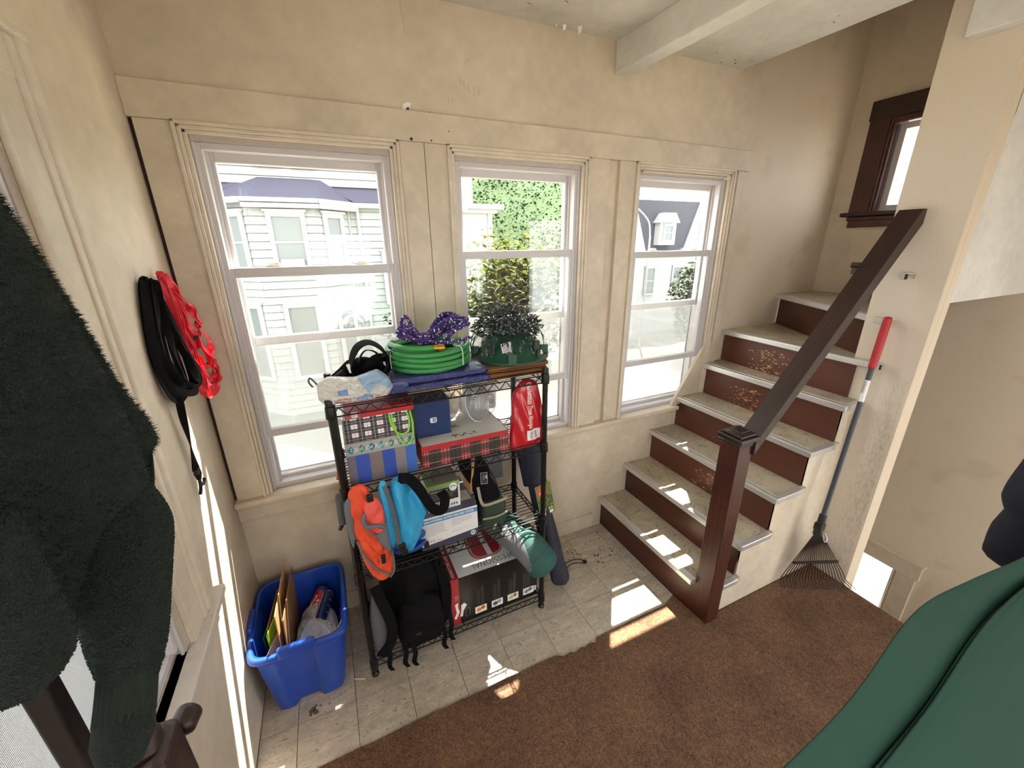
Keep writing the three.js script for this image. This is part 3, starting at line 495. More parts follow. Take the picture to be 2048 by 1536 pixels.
{
  const h = thing('house', 'white house corner with a flat cornice behind the leafy tree', 'house');
  part('wall', bx(3.4, 6.25, -3.6, 3.05, -13, -12.4), E.whitePaint, h);
  part('cornice', [bx(3.2, 6.62, 3.05, 3.20, -13, -12.1), bx(3.3, 6.42, 2.92, 3.06, -13, -12.25)], E.whitePaint, h);
  part('upper_wall', bx(3.4, 5.65, 3.2, 6.5, -13, -12.6), E.sidingPale, h);
  part('corner_board', bx(6.10, 6.27, -3.6, 2.95, -12.42, -12.36), E.whitePaint, h);
  houseWindow(h, [4.2, -12.38], [4.9, -12.38], 0.8, 2.2);
  const h3 = thing('house', 'grey mansard roofed house with a dormer across the street', 'house');
  part('roof', [bx(16.2, 23.6, 1.3, 4.25, -18.6, -18.0)], E.slate, h3);
  part('gable', [plate([[15.2, 1.2], [18.5, 1.2], [17.3, 4.3], [15.2, 4.3]], -18.0, -17.9), plate([[21.4, 1.2], [24.8, 1.2], [24.8, 4.5], [22.6, 4.5]], -18.0, -17.9)], E.whitePaint, h3);
  part('wall', bx(15.2, 24.8, -3.6, 1.32, -18.6, -17.8), E.sidingPale, h3);
  part('eave', bx(15.0, 24.9, 1.22, 1.40, -18.6, -17.6), E.whitePaint, h3);
  const d = part('dormer', [bx(19.05, 20.3, 1.75, 3.05, -18, -17.55)], E.whitePaint, h3);
  part('dormer_roof', plate([[18.85, 3.0], [20.5, 3.0], [20.1, 3.55], [19.25, 3.55]], -18.2, -17.45), E.sidingPale, d);
  houseWindow(h3, [19.3, -17.55], [20.05, -17.55], 1.95, 2.9); houseWindow(h3, [22.6, -17.9], [23.3, -17.9], 2.0, 3.1);
  for (const x of [16.4, 18.4, 20.6, 22.6]) houseWindow(h3, [x, -17.8], [x + 0.85, -17.8], -1.2, 0.5);
}
function tree(name, label, c, r, n, cols, leaf, trunkTo, group) {
  const t = thing(name, label, 'tree', group), list = [], col = new THREE.Color();
  const pos = [], nor = [], uv = [], cl = [];
  for (let i = 0; i < n; i++) {
    const u = rnd() * 2 - 1, a = rnd() * 6.283, q = Math.pow(rnd(), 0.45), s = Math.sqrt(1 - u * u), lump = 0.72 + 0.5 * vn(a * 1.6 + c[0], u * 2.3 + 4, 0, 5);
    const p = V(c[0] + Math.cos(a) * s * r[0] * q * lump, c[1] + u * r[1] * q * lump, c[2] + Math.sin(a) * s * r[2] * q * lump);
    const ax = V(rr(-1, 1), rr(-0.6, 0.3), rr(-1, 1)).normalize(), bz = ax.clone().cross(V(rr(-1, 1), 1, rr(-1, 1))).normalize(), l = leaf * rr(0.7, 1.4), w = l * 0.32;
    const P0 = p, P1 = p.clone().addScaledVector(ax, l * 0.5).addScaledVector(bz, w), P2 = p.clone().addScaledVector(ax, l), P3 = p.clone().addScaledVector(ax, l * 0.5).addScaledVector(bz, -w);
    P1.y += 0.1 * l; P3.y += 0.1 * l;
    const nn = ax.clone().cross(bz); col.set(cols[Math.floor(rnd() * cols.length)]);
    for (const v of [P0, P1, P2, P0, P2, P3]) { pos.push(v.x, v.y, v.z); nor.push(nn.x, nn.y, nn.z); uv.push(0, 0); cl.push(col.r, col.g, col.b); }
  }
  const g = new THREE.BufferGeometry();
  g.setAttribute('position', new THREE.Float32BufferAttribute(pos, 3)); g.setAttribute('normal', new THREE.Float32BufferAttribute(nor, 3)); g.setAttribute('uv', new THREE.Float32BufferAttribute(uv, 2)); g.setAttribute('color', new THREE.Float32BufferAttribute(cl, 3));
  const cr = new THREE.Mesh(g, phys('#ffffff', { vertexColors: true, roughness: 0.8, transmission: 0.6, thickness: 0, side: THREE.DoubleSide })); cr.name = 'foliage'; cr.userData.kind = 'stuff'; cr.castShadow = cr.receiveShadow = true; t.add(cr);
  if (n > 20000) { const core = new THREE.IcosahedronGeometry(1, 5).scale(r[0] * 0.86, r[1] * 0.86, r[2] * 0.7); core.computeVertexNormals(); part('foliage_core', jiggle(core.translate(...c), 0.35, 1.6), mat('#849e77', { roughness: 1, map: sized(texGrime, 1) }), t); }
  const b = V(c[0], -3.6, c[2]), k = V(c[0], c[1] - r[1] * 0.3, c[2]);
  part('trunk', [rod(b, k, 0.13 * trunkTo, 0.06 * trunkTo), ...Array.from({ length: 9 }, () => rod(k.clone().lerp(b, rr(0, 0.2)), V(c[0] + rr(-0.7, 0.7) * r[0], c[1] + rr(0, 0.7) * r[1], c[2] + rr(-0.7, 0.7) * r[2]), 0.03 * trunkTo, 0.008))], E.bark, t);
  return t;
}
tree('tree', 'large dark leafy tree filling the middle window', [9.6, 2.6, -15.6], [3.9, 3.9, 1.9], 32000, ['#7f9a72', '#8aa57c', '#93ad84', '#768f6a'], 0.12, 2);
tree('tree', 'bright yellow-green young tree close outside the middle window', [3.9, 0.75, -5.4], [1.3, 1.4, 0.9], 5200, ['#dbe39c', '#cfdb90', '#e6ecb4', '#dfe6b8'], 0.13, 0.6);
tree('tree', 'leafy green tree at the right edge of the left window view', [2.65, -0.6, -7.9], [1.0, 1.5, 0.8], 4200, ['#c9d99a', '#dbe5b0', '#b8cc8a'], 0.13, 0.6);
tree('bush', 'green bush low under the left window', [0.35, -2.4, -4.2], [1.2, 1.0, 0.8], 4200, ['#c9d894', '#dde6b4', '#b4c884'], 0.11, 0.4);
tree('tree', 'small green tree far right across the street', [16.4, -0.6, -12.0], [1.3, 2.0, 1.2], 3000, ['#8fa072', '#a2b088', '#7f9468'], 0.17, 0.8);
{
  const l = thing('street_lamp', 'slim grey street lamp with a curved arm before the mansard house', 'street lamp');
  part('pole', rod(V(16.0, -3.6, -15), V(16.0, 2.2, -15), 0.07, 0.05), E.sidingPale, l); part('arm', tube([[16.0, 2.15, -15], [15.8, 2.9, -15], [15.0, 3.5, -15], [14.3, 3.75, -15]], 0.04, 24, 6), E.sidingPale, l); part('lamp_head', rbx(13.9, 14.35, 3.70, 3.82, -15.1, -14.9, 0.03), E.sidingPale, l);
  const c = thing('car', 'white parked car in the yard below the left window', 'car'), cx = -1.6, cz = -6.3, y = -3.6;
  const side = [[-2.1, 0.35], [-2.15, 0.75], [-1.9, 0.92], [-1.1, 1.0], [-0.5, 1.42], [0.9, 1.45], [1.7, 1.02], [2.1, 0.9], [2.15, 0.4]];
  part('body', plate(side.slice().reverse().map(([a, b]) => [a, b]), -0.85, 0.85).translate(cx, y, cz), E.whitePaint, c);
  part('window', [plate([[-1.0, 1.0], [-0.46, 1.36], [0.86, 1.39], [1.5, 1.03]].reverse(), -0.86, 0.86).translate(cx, y, cz)], E.dark, c);
  for (const dx of [-1.35, 1.35]) for (const dz of [-0.8, 0.8]) part('wheel', new THREE.CylinderGeometry(0.32, 0.32, 0.2, 20).rotateX(Math.PI / 2).translate(cx + dx, y + 0.32, cz + dz), M.blackPlastic, c);
}

// ---------------------------------------------------------------- wire shelving
const SH = { x0: 0.462, x1: 1.340, z0: 0.100, z1: 0.446, levels: [1.340, 1.000, 0.580, 0.080] };
{
  const s = thing('wire_shelving', 'black four-tier wire shelving unit in front of the windows', 'shelving');
  for (const x of [SH.x0, SH.x1]) for (const z of [SH.z0, SH.z1]) {
    const rings = []; for (let y = 0.09; y < 1.36; y += 0.0254) rings.push(lathe([[0.0127, y - 0.001], [0.0133, y], [0.0127, y + 0.001]], 14).translate(x, 0, z));
    const p = part('post', [rod(V(x, 0.06, z), V(x, 1.37, z), 0.0127, 0.0127, 16), ...rings], M.blackMetal, s);
    part('post_cap', lathe([[0.001, 1.376], [0.010, 1.3755], [0.0145, 1.372], [0.0145, 1.352], [0.0127, 1.35]], 16).translate(x, 0, z), M.blackPlastic, p);
    part('foot', lathe([[0.0127, 0.065], [0.015, 0.06], [0.015, 0.03], [0.006, 0.028], [0.006, 0.012], [0.016, 0.010], [0.017, 0.0], [0.001, 0.0]], 16).translate(x, 0, z), M.blackMetal, p);
  }
  for (const y of SH.levels) {
    const { x0, x1, z0, z1 } = SH, g = [], r = 0.0032, h = 0.034;
    const run = (a, b) => {
      g.push(rod(V(a[0], y, a[1]), V(b[0], y, b[1]), r), rod(V(a[0], y - h, a[1]), V(b[0], y - h, b[1]), r));
      const L = Math.hypot(b[0] - a[0], b[1] - a[1]), n = Math.round(L / 0.055);
      for (let i = 0; i < n; i++) { const p = (t, yy) => V(lerp(a[0], b[0], t), yy, lerp(a[1], b[1], t)); g.push(rod(p(i / n, y - h), p((i + 0.5) / n, y), 0.0022, 0.0022, 6), rod(p((i + 0.5) / n, y), p((i + 1) / n, y - h), 0.0022, 0.0022, 6)); }
    };
    run([x0, z1], [x1, z1]); run([x0, z0], [x1, z0]); run([x0, z0], [x0, z1]); run([x1, z0], [x1, z1]);
    for (const x of [x0, x1]) for (const z of [z0, z1]) g.push(lathe([[0.014, y - 0.040], [0.019, y - 0.036], [0.017, y + 0.008], [0.013, y + 0.010]], 16).translate(x, 0, z));
    const sh = part('shelf', g, M.blackMetal, s);
    const w = rod(V(x0, y, 0), V(x1, y, 0), 0.0020, 0.0020, 6);
    for (let z = z0 + 0.025; z < z1 - 0.01; z += 0.025) { const o = part('wire', w, M.blackMetal, sh); o.position.z = z; }
    const c = rod(V(0, y - 0.004, z0), V(0, y - 0.004, z1), 0.0030, 0.0030, 6);
    for (const k of [0.25, 0.5, 0.75]) { const o = part('wire', c, M.blackMetal, sh); o.position.x = lerp(x0, x1, k); }
  }
  rebase(s);
}
const PrintBox = (name, label, category, [x0, x1, y0, y1, z0, z1], faces, base, turn = 0) => { // faces: px nx py ny pz nz canvas textures
  const m = ['px', 'nx', 'py', 'ny', 'pz', 'nz'].map((k) => (faces[k] ? mat('#ffffff', { roughness: faces.r ?? 0.5, map: faces[k] }) : base));
  const o = new THREE.Mesh(new THREE.BoxGeometry(x1 - x0, y1 - y0, z1 - z0).translate(0, (y1 - y0) / 2, 0), m);
  o.name = numbered(name); o.castShadow = o.receiveShadow = true; o.position.set((x0 + x1) / 2, y0, (z0 + z1) / 2); o.rotation.y = turn; scene.add(o); tag(o, label, category); return o;
};
const lines = (c, x, y, w, n, dy, col, h = 2) => { c.fillStyle = col; for (let i = 0; i < n; i++) { let a = x; const end = x + w * (i === n - 1 ? 0.45 : rr(0.85, 1)); while (a < end) { const l = rr(6, 22); c.fillRect(a, y + i * dy, Math.min(l, end - a), h); a += l + 4; } } };
// ---------------------------------------------------------------- bottom tier: mixer box, backpack
const boxTop = canvasTex(1024, 540, (c, w, h) => { // top of the mixer box, read from behind
  c.fillStyle = '#d9d8d6'; c.fillRect(0, 0, w, h); c.fillStyle = '#8e1f26'; c.fillRect(0, 0, 95, h);
  c.save(); c.translate(52, h * 0.98); c.rotate(-Math.PI / 2); c.fillStyle = '#f0e6e4'; c.font = 'bold 44px sans-serif'; c.scale(-1, -1); c.fillText('SPECIAL GIFT INCLUDED!', -w * 0.52, 22); c.restore();
  c.save(); c.translate(w, h); c.rotate(Math.PI); // upside down for the viewer
  c.fillStyle = '#4a4a4c'; c.font = '92px sans-serif'; c.fillText('PROFESSIONAL', 130, 110);
  c.fillStyle = '#8a1c24'; c.font = 'bold 120px serif'; c.fillText('K', 820, 470);
  c.fillStyle = '#a02a33'; c.beginPath(); c.roundRect(330, 150, 380, 420, 120); c.fill(); c.fillStyle = '#7d1a22'; c.fillRect(80, 420, 320, 130);
  c.fillStyle = '#d8d6d4'; c.fillRect(470, 160, 60, 400); c.strokeStyle = '#c9b7b4'; c.lineWidth = 14; c.beginPath(); c.roundRect(345, 170, 340, 380, 100); c.stroke();
  c.restore();
});
const boxFront = canvasTex(1024, 640, (c, w, h) => {
  c.fillStyle = '#110f0e'; c.fillRect(0, 0, w, h);
  c.fillStyle = '#a3242b'; c.fillRect(0, 0, 92, h);
  for (const [x, y0, y1] of [[285, 190, 470], [480, 190, 470], [670, 190, 470], [850, 190, 470]]) { for (const dx of [0, 22, 52, 70]) { c.fillStyle = 'rgba(170,165,160,0.35)'; c.fillRect(x + dx, y0 + 60 * (dx === 0 || dx === 22) + rr(0, 20), 9, y1 - y0 - 60 * (dx < 30)); } }
  const ph = [['#e9e4dd', '#d98a4e', '#b4503a'], ['#e6e6e4', '#4c4c4e', '#8d8f92'], ['#e8e2c8', '#b9b08c', '#7d7460'], ['#dededb', '#7c8084', '#4e5356']];
  ph.forEach((p, i) => { const x = 260 + i * 195; c.fillStyle = p[0]; c.fillRect(x, 490, 135, 96); c.fillStyle = p[1]; c.beginPath(); c.ellipse(x + 45, 540, 30, 28, 0, 0, 7); c.fill(); c.fillStyle = p[2]; c.beginPath(); c.ellipse(x + 92, 525, 22, 26, 0, 0, 7); c.fill(); });
  c.fillStyle = '#f4f2ee'; c.fillRect(960, 500, 56, 66); c.fillStyle = '#222'; for (let i = 0; i < 9; i++) c.fillRect(966 + i * 5, 508, i % 3 ? 2 : 3, 46);
  c.fillStyle = '#eceae6'; c.beginPath(); for (const [x, y] of [[36, 350], [74, 330], [70, 400], [84, 470], [44, 560], [20, 540], [50, 470]]) c.lineTo(x, y); c.fill(); c.beginPath(); for (const [x, y] of [[106, 380], [140, 360], [170, 400], [128, 470], [116, 545], [86, 540], [100, 460]]) c.lineTo(x, y); c.fill();
  c.strokeStyle = '#8d8a86'; c.lineWidth = 4; c.fillStyle = '#0a0908'; c.beginPath(); c.roundRect(150, 450, 50, 120, 22); c.fill(); c.stroke();
  c.strokeStyle = '#f0d8d6'; c.beginPath(); c.arc(60, 255, 16, 0, 7); c.moveTo(38, 300); c.lineTo(64, 280); c.stroke();
});
PrintBox('mixer_box', 'large dark and red appliance carton on the lowest shelf', 'box', [0.846, 1.318, 0.084, 0.373, 0.165, 0.432], { py: boxTop, pz: boxFront, r: 0.3 }, mat('#7c1c22', { roughness: 0.4 }));
{
  const b = thing('backpack', 'large black hiking backpack standing on the lowest shelf', 'backpack');
  const body = pillow([[0.545, 0.10], [0.70, 0.055], [0.82, 0.10], [0.845, 0.30], [0.825, 0.50], [0.70, 0.545], [0.575, 0.53], [0.535, 0.32]], 0.13, { back: 0.9, pow: 4, fold: (x, y) => 0.010 * Math.sin(x * 38 + 3 * y) + 0.03 * (ridge(x * 9, y * 6, 2) - 0.5) }).translate(0, 0, 0.30);
  part('body', body, M.black, b);
  part('front_pocket', pillow([[0.60, 0.08], [0.74, 0.06], [0.80, 0.12], [0.79, 0.30], [0.70, 0.36], [0.60, 0.30]], 0.05, { back: 0.4, pow: 3, fold: (x, y) => 0.008 * Math.sin(y * 50 + 20 * x) }).translate(0, 0, 0.425), M.blackSoft, b);
  part('side_wing', pillow([[0.485, 0.10], [0.535, 0.12], [0.555, 0.26], [0.535, 0.42], [0.505, 0.47], [0.478, 0.34]], 0.03, { back: 1 }).translate(0, 0, 0.44), M.grayFab, b);
  part('side_mesh', ribbon([[0.50, 0.12, 0.465], [0.548, 0.19, 0.475], [0.560, 0.30, 0.475], [0.532, 0.44, 0.47], [0.515, 0.50, 0.45]], 0.045, 0.012), M.blackSoft, b);
  for (const k of [0, 1, 2]) part('pocket_seam', tube([[0.79 + 0.018 * k, 0.50 - 0.03 * k, 0.40], [0.81 + 0.016 * k, 0.36, 0.425], [0.805 + 0.014 * k, 0.20, 0.425], [0.77 + 0.01 * k, 0.10, 0.42]], 0.011, 24, 8), M.blackSoft, b);
  for (const [x, y, l, z] of [[0.60, 0.10, 0.085, 0.475], [0.64, 0.085, 0.078, 0.48], [0.79, 0.10, 0.09, 0.46], [0.83, 0.13, 0.105, 0.44], [0.53, 0.11, 0.09, 0.465]]) part('strap', ribbon([[x, y + 0.06, z - 0.01], [x + 0.006, y, z + 0.01], [x - 0.004, y - l * 0.6, z + 0.012], [x + 0.008, y - l + 0.004, z + 0.018]], 0.022, 0.002, { twist: 0.5, seg: 20 }), M.blackSoft, b);
  for (const a of [[0.655, 0.685, 0.15, 0.178, 0.466, 0.476], [0.72, 0.75, 0.22, 0.235, 0.468, 0.478]]) part('buckle', rbx(...a, 0.004), M.blackPlastic, b);
  for (const a of [[0.512, 0.518, 0.045, 0.075, 0.482, 0.486], [0.545, 0.557, 0.062, 0.07, 0.478, 0.482]]) part('zip_pull', rbx(...a, 0.001), M.steel, b);
  rebase(b);
}
// ---------------------------------------------------------------- third tier
const cool = canvasTex(1024, 660, (c, w, h) => {
  c.fillStyle = '#e4e1de'; c.fillRect(0, 0, w, h); c.fillStyle = '#4f88b4'; c.fillRect(0, 40, w, 92);
  c.fillStyle = '#f3f6f8'; c.font = 'bold 60px sans-serif'; c.fillText('NEW EXTERNAL ACTIVE COOLING SYSTEM', 60, 107, 900);
  lines(c, 60, 175, 400, 7, 34, '#7d7c7f', 9); lines(c, 540, 175, 400, 4, 34, '#7d7c7f', 9); lines(c, 540, 400, 400, 2, 26, '#9a999b', 5);
  c.fillStyle = '#59585c'; c.font = 'bold 52px sans-serif'; c.fillText('C E', 150, 520); c.font = '30px sans-serif'; c.fillText('COMM', 260, 516); c.fillRect(70, 470, 40, 34); c.fillRect(66, 514, 50, 8);
  c.fillStyle = '#3f4350'; c.beginPath(); c.moveTo(0, 575); c.lineTo(w, 490); c.lineTo(w, h); c.lineTo(0, h); c.fill();
  c.fillStyle = '#eceef2'; c.beginPath(); c.arc(930, 570, 48, 0, 7); c.fill(); c.strokeStyle = '#3f4350'; c.lineWidth = 12; c.beginPath(); c.moveTo(896, 590); c.lineTo(912, 548); c.lineTo(930, 590); c.lineTo(948, 548); c.lineTo(964, 590); c.stroke();
});
const coolTop = canvasTex(512, 512, (c, w, h) => { c.fillStyle = '#5e6478'; c.fillRect(0, 0, w, h); c.fillStyle = '#d9d4cf'; c.fillRect(0, 60, 230, 230); c.fillStyle = '#cfc9c4'; c.fillRect(330, 250, 170, 150); lines(c, 350, 280, 130, 5, 20, '#8e8c8c', 5); c.fillStyle = '#b86a3c'; c.fillRect(360, 40, 60, 80); });
PrintBox('electronics_box', 'white box with a blue band reading active cooling system', 'box', [0.737, 1.003, 0.584, 0.752, 0.150, 0.424], { pz: cool, py: coolTop, r: 0.45 }, mat('#4a5064', { roughness: 0.5 }));
const info = canvasTex(512, 400, (c, w, h) => {
  c.fillStyle = '#e9e9e6'; c.fillRect(0, 0, w, h); c.fillStyle = '#8fae6a'; c.fillRect(0, 0, w, 66); c.fillStyle = '#2f3030'; c.fillRect(28, 70, 456, 200);
  c.fillStyle = '#e6e8e4'; c.font = 'bold 40px sans-serif'; c.fillText('Infuser Essence', 48, 118, 270); lines(c, 48, 136, 400, 6, 19, '#9a9c99', 6);
  c.fillStyle = '#f2f2ee'; c.beginPath(); c.arc(408, 82, 62, 0, 7); c.fill(); c.fillStyle = '#3d4440'; for (const [x, r] of [[385, -0.5], [430, 0.4]]) { c.beginPath(); c.ellipse(x, 72, 24, 7, r, 0, 7); c.fill(); }
  c.fillStyle = '#3a3837'; c.fillRect(180, 282, 150, 96); c.fillStyle = '#5a5755'; c.fillRect(60, 282, 100, 96); c.fillStyle = '#4a4f4a'; for (const x of [370, 410, 450]) { c.beginPath(); c.ellipse(x, 330 + 20 * (x % 20 ? 1 : 0), 22, 12, x, 0, 7); c.fill(); }
});
const infoTop = canvasTex(512, 400, (c, w, h) => { c.fillStyle = '#8c867f'; c.fillRect(0, 0, w, h); c.fillStyle = '#84a363'; c.fillRect(0, 0, 110, h); c.fillRect(0, 360, w, 40); c.save(); c.translate(170, 330); c.rotate(-Math.PI / 2); c.fillStyle = '#4b4743'; c.font = 'bold 46px sans-serif'; c.fillText('INFUSER', 30, 0); c.font = '34px sans-serif'; c.fillText('easy to clean', 20, 70); c.fillText('tea essence', 20, 120); c.restore(); });
PrintBox('carton', 'small grey and lime carton on top of the blue-band box', 'box', [0.786, 0.935, 0.7525, 0.885, 0.255, 0.390], { pz: info, py: infoTop, r: 0.45 }, mat('#d9d9d4', { roughness: 0.5 }));
single('cardboard_sleeve', place(bx(0, 0.010, 0, 0.19, 0, 0.10), [0.995, 0.756, 0.24], [0.92, -0.2, 0], [0.2, 0.95, -0.2]), M.card, 'thin tan cardboard sleeve leaning beside the black pouch', 'cardboard');
{
  const p = thing('pouch', 'long black pouch with a green zipped base on the third shelf', 'pouch');
  part('body', limb([[1.015, 0.925, 0.215], [1.035, 0.88, 0.26], [1.075, 0.78, 0.32], [1.095, 0.70, 0.345]], [[0.040, 0.026], [0.062, 0.040], [0.062, 0.044], [0.060, 0.044]], { up: V(0, 0.3, 1), f: (a, t) => 1 + 0.05 * Math.sin(5 * a + 9 * t) }), M.blackSoft, p);
  const base = part('base', jiggle(rbx(1.035, 1.165, 0.584, 0.725, 0.29, 0.40, 0.018, 4), 0.003, 40), mat('#2b3a2c', { roughness: 0.8, bumpMap: sized(texWeave, 0.06), bumpScale: 0.0006 }), p);
  part('trim_band', [ribbon([[1.032, 0.80, 0.36], [1.036, 0.735, 0.392], [1.060, 0.722, 0.406], [1.165, 0.728, 0.402]], 0.014, 0.004, { seg: 30 })], mat('#a0937c', { roughness: 0.7 }), p);
  part('zip', ribbon([[1.036, 0.646, 0.404], [1.10, 0.642, 0.4065], [1.166, 0.650, 0.403]], 0.010, 0.003, { seg: 16 }), mat('#8c8e72', { roughness: 0.7 }), base);
  part('handle_loop', tube([[0.985, 0.90, 0.25], [0.975, 0.935, 0.235], [1.0, 0.955, 0.22], [1.02, 0.945, 0.21]], 0.006, 20, 8), M.paper, p);
  part('label', place(new THREE.PlaneGeometry(0.036, 0.055), [1.068, 0.835, 0.352], [0.98, -0.12, 0.05], [0.1, 0.9, -0.42]), mat('#ffffff', { roughness: 0.6, map: canvasTex(128, 196, (c, w, h) => { c.fillStyle = '#202024'; c.fillRect(0, 0, w, h); c.strokeStyle = '#d8d8d8'; c.lineWidth = 4; c.strokeRect(6, 6, w - 12, h - 12); c.fillStyle = '#e8e8e8'; c.save(); c.translate(90, 20); c.rotate(Math.PI / 2); c.font = 'bold 46px sans-serif'; c.fillText('AV', 30, 0); c.font = '20px sans-serif'; c.fillText('ARMOR', 30, 36); c.restore(); }) }), p);
  rebase(p);
}
{ // orange dog vest hanging over the front edge
  const v = thing('dog_vest', 'orange and grey flotation vest hanging off the shelf front', 'vest');
  const or = mat('#f0542c', { roughness: 0.7, bumpMap: sized(texCrinkle, 0.25), bumpScale: 0.003 }), gr = mat('#6b6d72', { roughness: 0.75 }), pk = mat('#ef5b4c', { roughness: 0.65, bumpMap: sized(texCrinkle, 0.2), bumpScale: 0.003 });
  part('back_panel', pillow([[0.478, 1.01], [0.53, 1.03], [0.555, 0.96], [0.56, 0.82], [0.60, 0.68], [0.59, 0.575], [0.535, 0.562], [0.50, 0.64], [0.475, 0.80], [0.470, 0.92]], 0.035, { back: 0.5, fold: (x, y) => 0.007 * Math.sin(y * 70 + x * 40 + 3 * Math.sin(x * 60)) + 0.016 * (ridge(x * 16, y * 9, 3) - 0.5) }).translate(0, 0, 0.478), or, v);
  part('front_flap', pillow([[0.525, 0.965], [0.565, 0.985], [0.590, 0.93], [0.588, 0.84], [0.562, 0.815], [0.538, 0.84], [0.520, 0.90]], 0.026, { back: 0.6, fold: (x, y) => 0.006 * Math.sin(y * 90 - x * 60) + 0.010 * (ridge(x * 26, y * 18, 5) - 0.5) }).translate(0, 0, 0.515), pk, v);
  part('grey_yoke', pillow([[0.548, 0.83], [0.592, 0.86], [0.598, 0.78], [0.594, 0.72], [0.575, 0.745], [0.556, 0.79]], 0.012, { back: 0.4 }).translate(0, 0, 0.520), gr, v);
  part('binding', [tube([[0.478, 0.80, 0.505], [0.497, 0.73, 0.518], [0.530, 0.66, 0.522], [0.578, 0.600, 0.515]], 0.005, 30, 6), tube([[0.594, 0.76, 0.52], [0.603, 0.69, 0.512], [0.600, 0.61, 0.505], [0.582, 0.575, 0.50]], 0.005, 30, 6), tube([[0.520, 0.90, 0.53], [0.522, 0.86, 0.535], [0.545, 0.825, 0.535], [0.58, 0.83, 0.53]], 0.0035, 24, 6)], gr, v);
  part('side_panel', pillow([[0.455, 0.965], [0.482, 0.98], [0.478, 0.83], [0.462, 0.76], [0.452, 0.86]], 0.012, {}).translate(0, 0, 0.49), gr, v);
  part('handle', tube([[0.520, 0.93, 0.53], [0.512, 0.905, 0.555], [0.53, 0.89, 0.56], [0.565, 0.875, 0.548], [0.582, 0.85, 0.535]], 0.008, 24, 8), gr, v);
  for (const a of [[0.535, 0.560, 0.975, 1.005, 0.518, 0.532], [0.556, 0.574, 0.672, 0.715, 0.518, 0.528]]) part('buckle', rbx(...a, 0.004), M.blackPlastic, v);
  rebase(v);
  const b = thing('dry_bag', 'sky blue roll bag with a black strap hanging off the shelf front', 'bag'), bl = mat('#2fa3d4', { roughness: 0.5, bumpMap: sized(texCrinkle, 0.3), bumpScale: 0.003 });
  part('body', pillow([[0.635, 1.015], [0.672, 1.03], [0.700, 0.985], [0.742, 0.925], [0.764, 0.845], [0.752, 0.815], [0.715, 0.715], [0.682, 0.672], [0.650, 0.69], [0.632, 0.73], [0.624, 0.84], [0.620, 0.95]], 0.045, { n: 130, rings: 28, back: 0.8, tension: 0.3, c: [0.672, 0.85], fold: (x, y) => 0.020 * Math.sin((x - 0.62) * 70 - (1.02 - y) * 9) * smooth(0.66, 0.95, y) + 0.055 * (ridge(x * 13 + 2, y * 7, 4) - 0.55) }).translate(0, 0, 0.478), bl, b);
  part('side_fold', pillow([[0.585, 1.015], [0.612, 1.03], [0.622, 0.93], [0.628, 0.80], [0.622, 0.735], [0.594, 0.725], [0.588, 0.86]], 0.024, { back: 0.6 }).translate(0, 0, 0.50), bl, b);
  {
    const k = thing('stuff_sack', 'royal blue roll-top sack with a folded mouth and black tab behind the sky blue bag', 'sack'), km = mat('#2450a0', { roughness: 0.5, bumpMap: sized(texCrinkle, 0.2), bumpScale: 0.003 });
    part('body', pillow([[0.618, 0.60], [0.68, 0.592], [0.738, 0.60], [0.752, 0.70], [0.748, 0.80], [0.70, 0.84], [0.640, 0.82], [0.615, 0.71]], 0.05, { back: 0.9, pow: 4, fold: (x, y) => 0.02 * (ridge(x * 14, y * 10, 6) - 0.5) }).translate(0, 0, 0.385), km, k);
    part('folded_mouth', [pillow([[0.612, 0.672], [0.68, 0.700], [0.742, 0.722], [0.750, 0.690], [0.690, 0.672], [0.640, 0.660]], 0.016, { back: 0.8 }).translate(0, 0, 0.448), pillow([[0.612, 0.668], [0.640, 0.640], [0.690, 0.628], [0.738, 0.642], [0.750, 0.672], [0.690, 0.652], [0.640, 0.654]], 0.016, { back: 0.8 }).translate(0, 0, 0.452)], km, k);
    part('tab', rbx(0.742, 0.764, 0.618, 0.650, 0.440, 0.454, 0.004), M.blackPlastic, k);
    rebase(k);
  }
  part('webbing', ribbon([[0.605, 1.02, 0.515], [0.620, 0.94, 0.532], [0.628, 0.85, 0.538], [0.630, 0.76, 0.535], [0.640, 0.72, 0.53]], 0.018, 0.003), M.grayFab, b);
  part('buckle', [rbx(0.625, 0.655, 0.715, 0.752, 0.53, 0.545, 0.005), rbx(0.638, 0.662, 0.692, 0.716, 0.526, 0.54, 0.004)], M.blackPlastic, b);
  part('shoulder_strap', ribbon([[0.660, 1.03, 0.50], [0.700, 1.025, 0.515], [0.735, 0.97, 0.52], [0.762, 0.90, 0.505], [0.790, 0.845, 0.50], [0.825, 0.832, 0.495], [0.845, 0.862, 0.47], [0.835, 0.885, 0.445]], 0.040, 0.010, { face: (t) => V(0.5 * (1 - t), 0.6 * t + 0.2, 0.9 - 0.4 * t).normalize(), seg: 70 }), M.blackSoft, b);
  rebase(b);
  const f = thing('water_bottle', 'grey water bottle tip sticking out left of the shelf', 'bottle');
  part('body', limb([[0.432, 0.76, 0.30], [0.44, 0.90, 0.32]], [[0.018, 0.018], [0.020, 0.020]], { up: V(0, 0, 1), seg: 10 }), M.grayFab, f);
  part('spout', rod(V(0.415, 0.725, 0.30), V(0.428, 0.75, 0.30), 0.007, 0.010, 12), M.blackPlastic, f); rebase(f);
  single('dog_toy', new THREE.CylinderGeometry(0.016, 0.016, 0.012, 20).rotateZ(Math.PI / 2 - 0.3).translate(0.445, 0.985, 0.30), mat('#e8573a', { roughness: 0.5 }), 'round orange dog toy behind the left shelf post', 'toy');
}
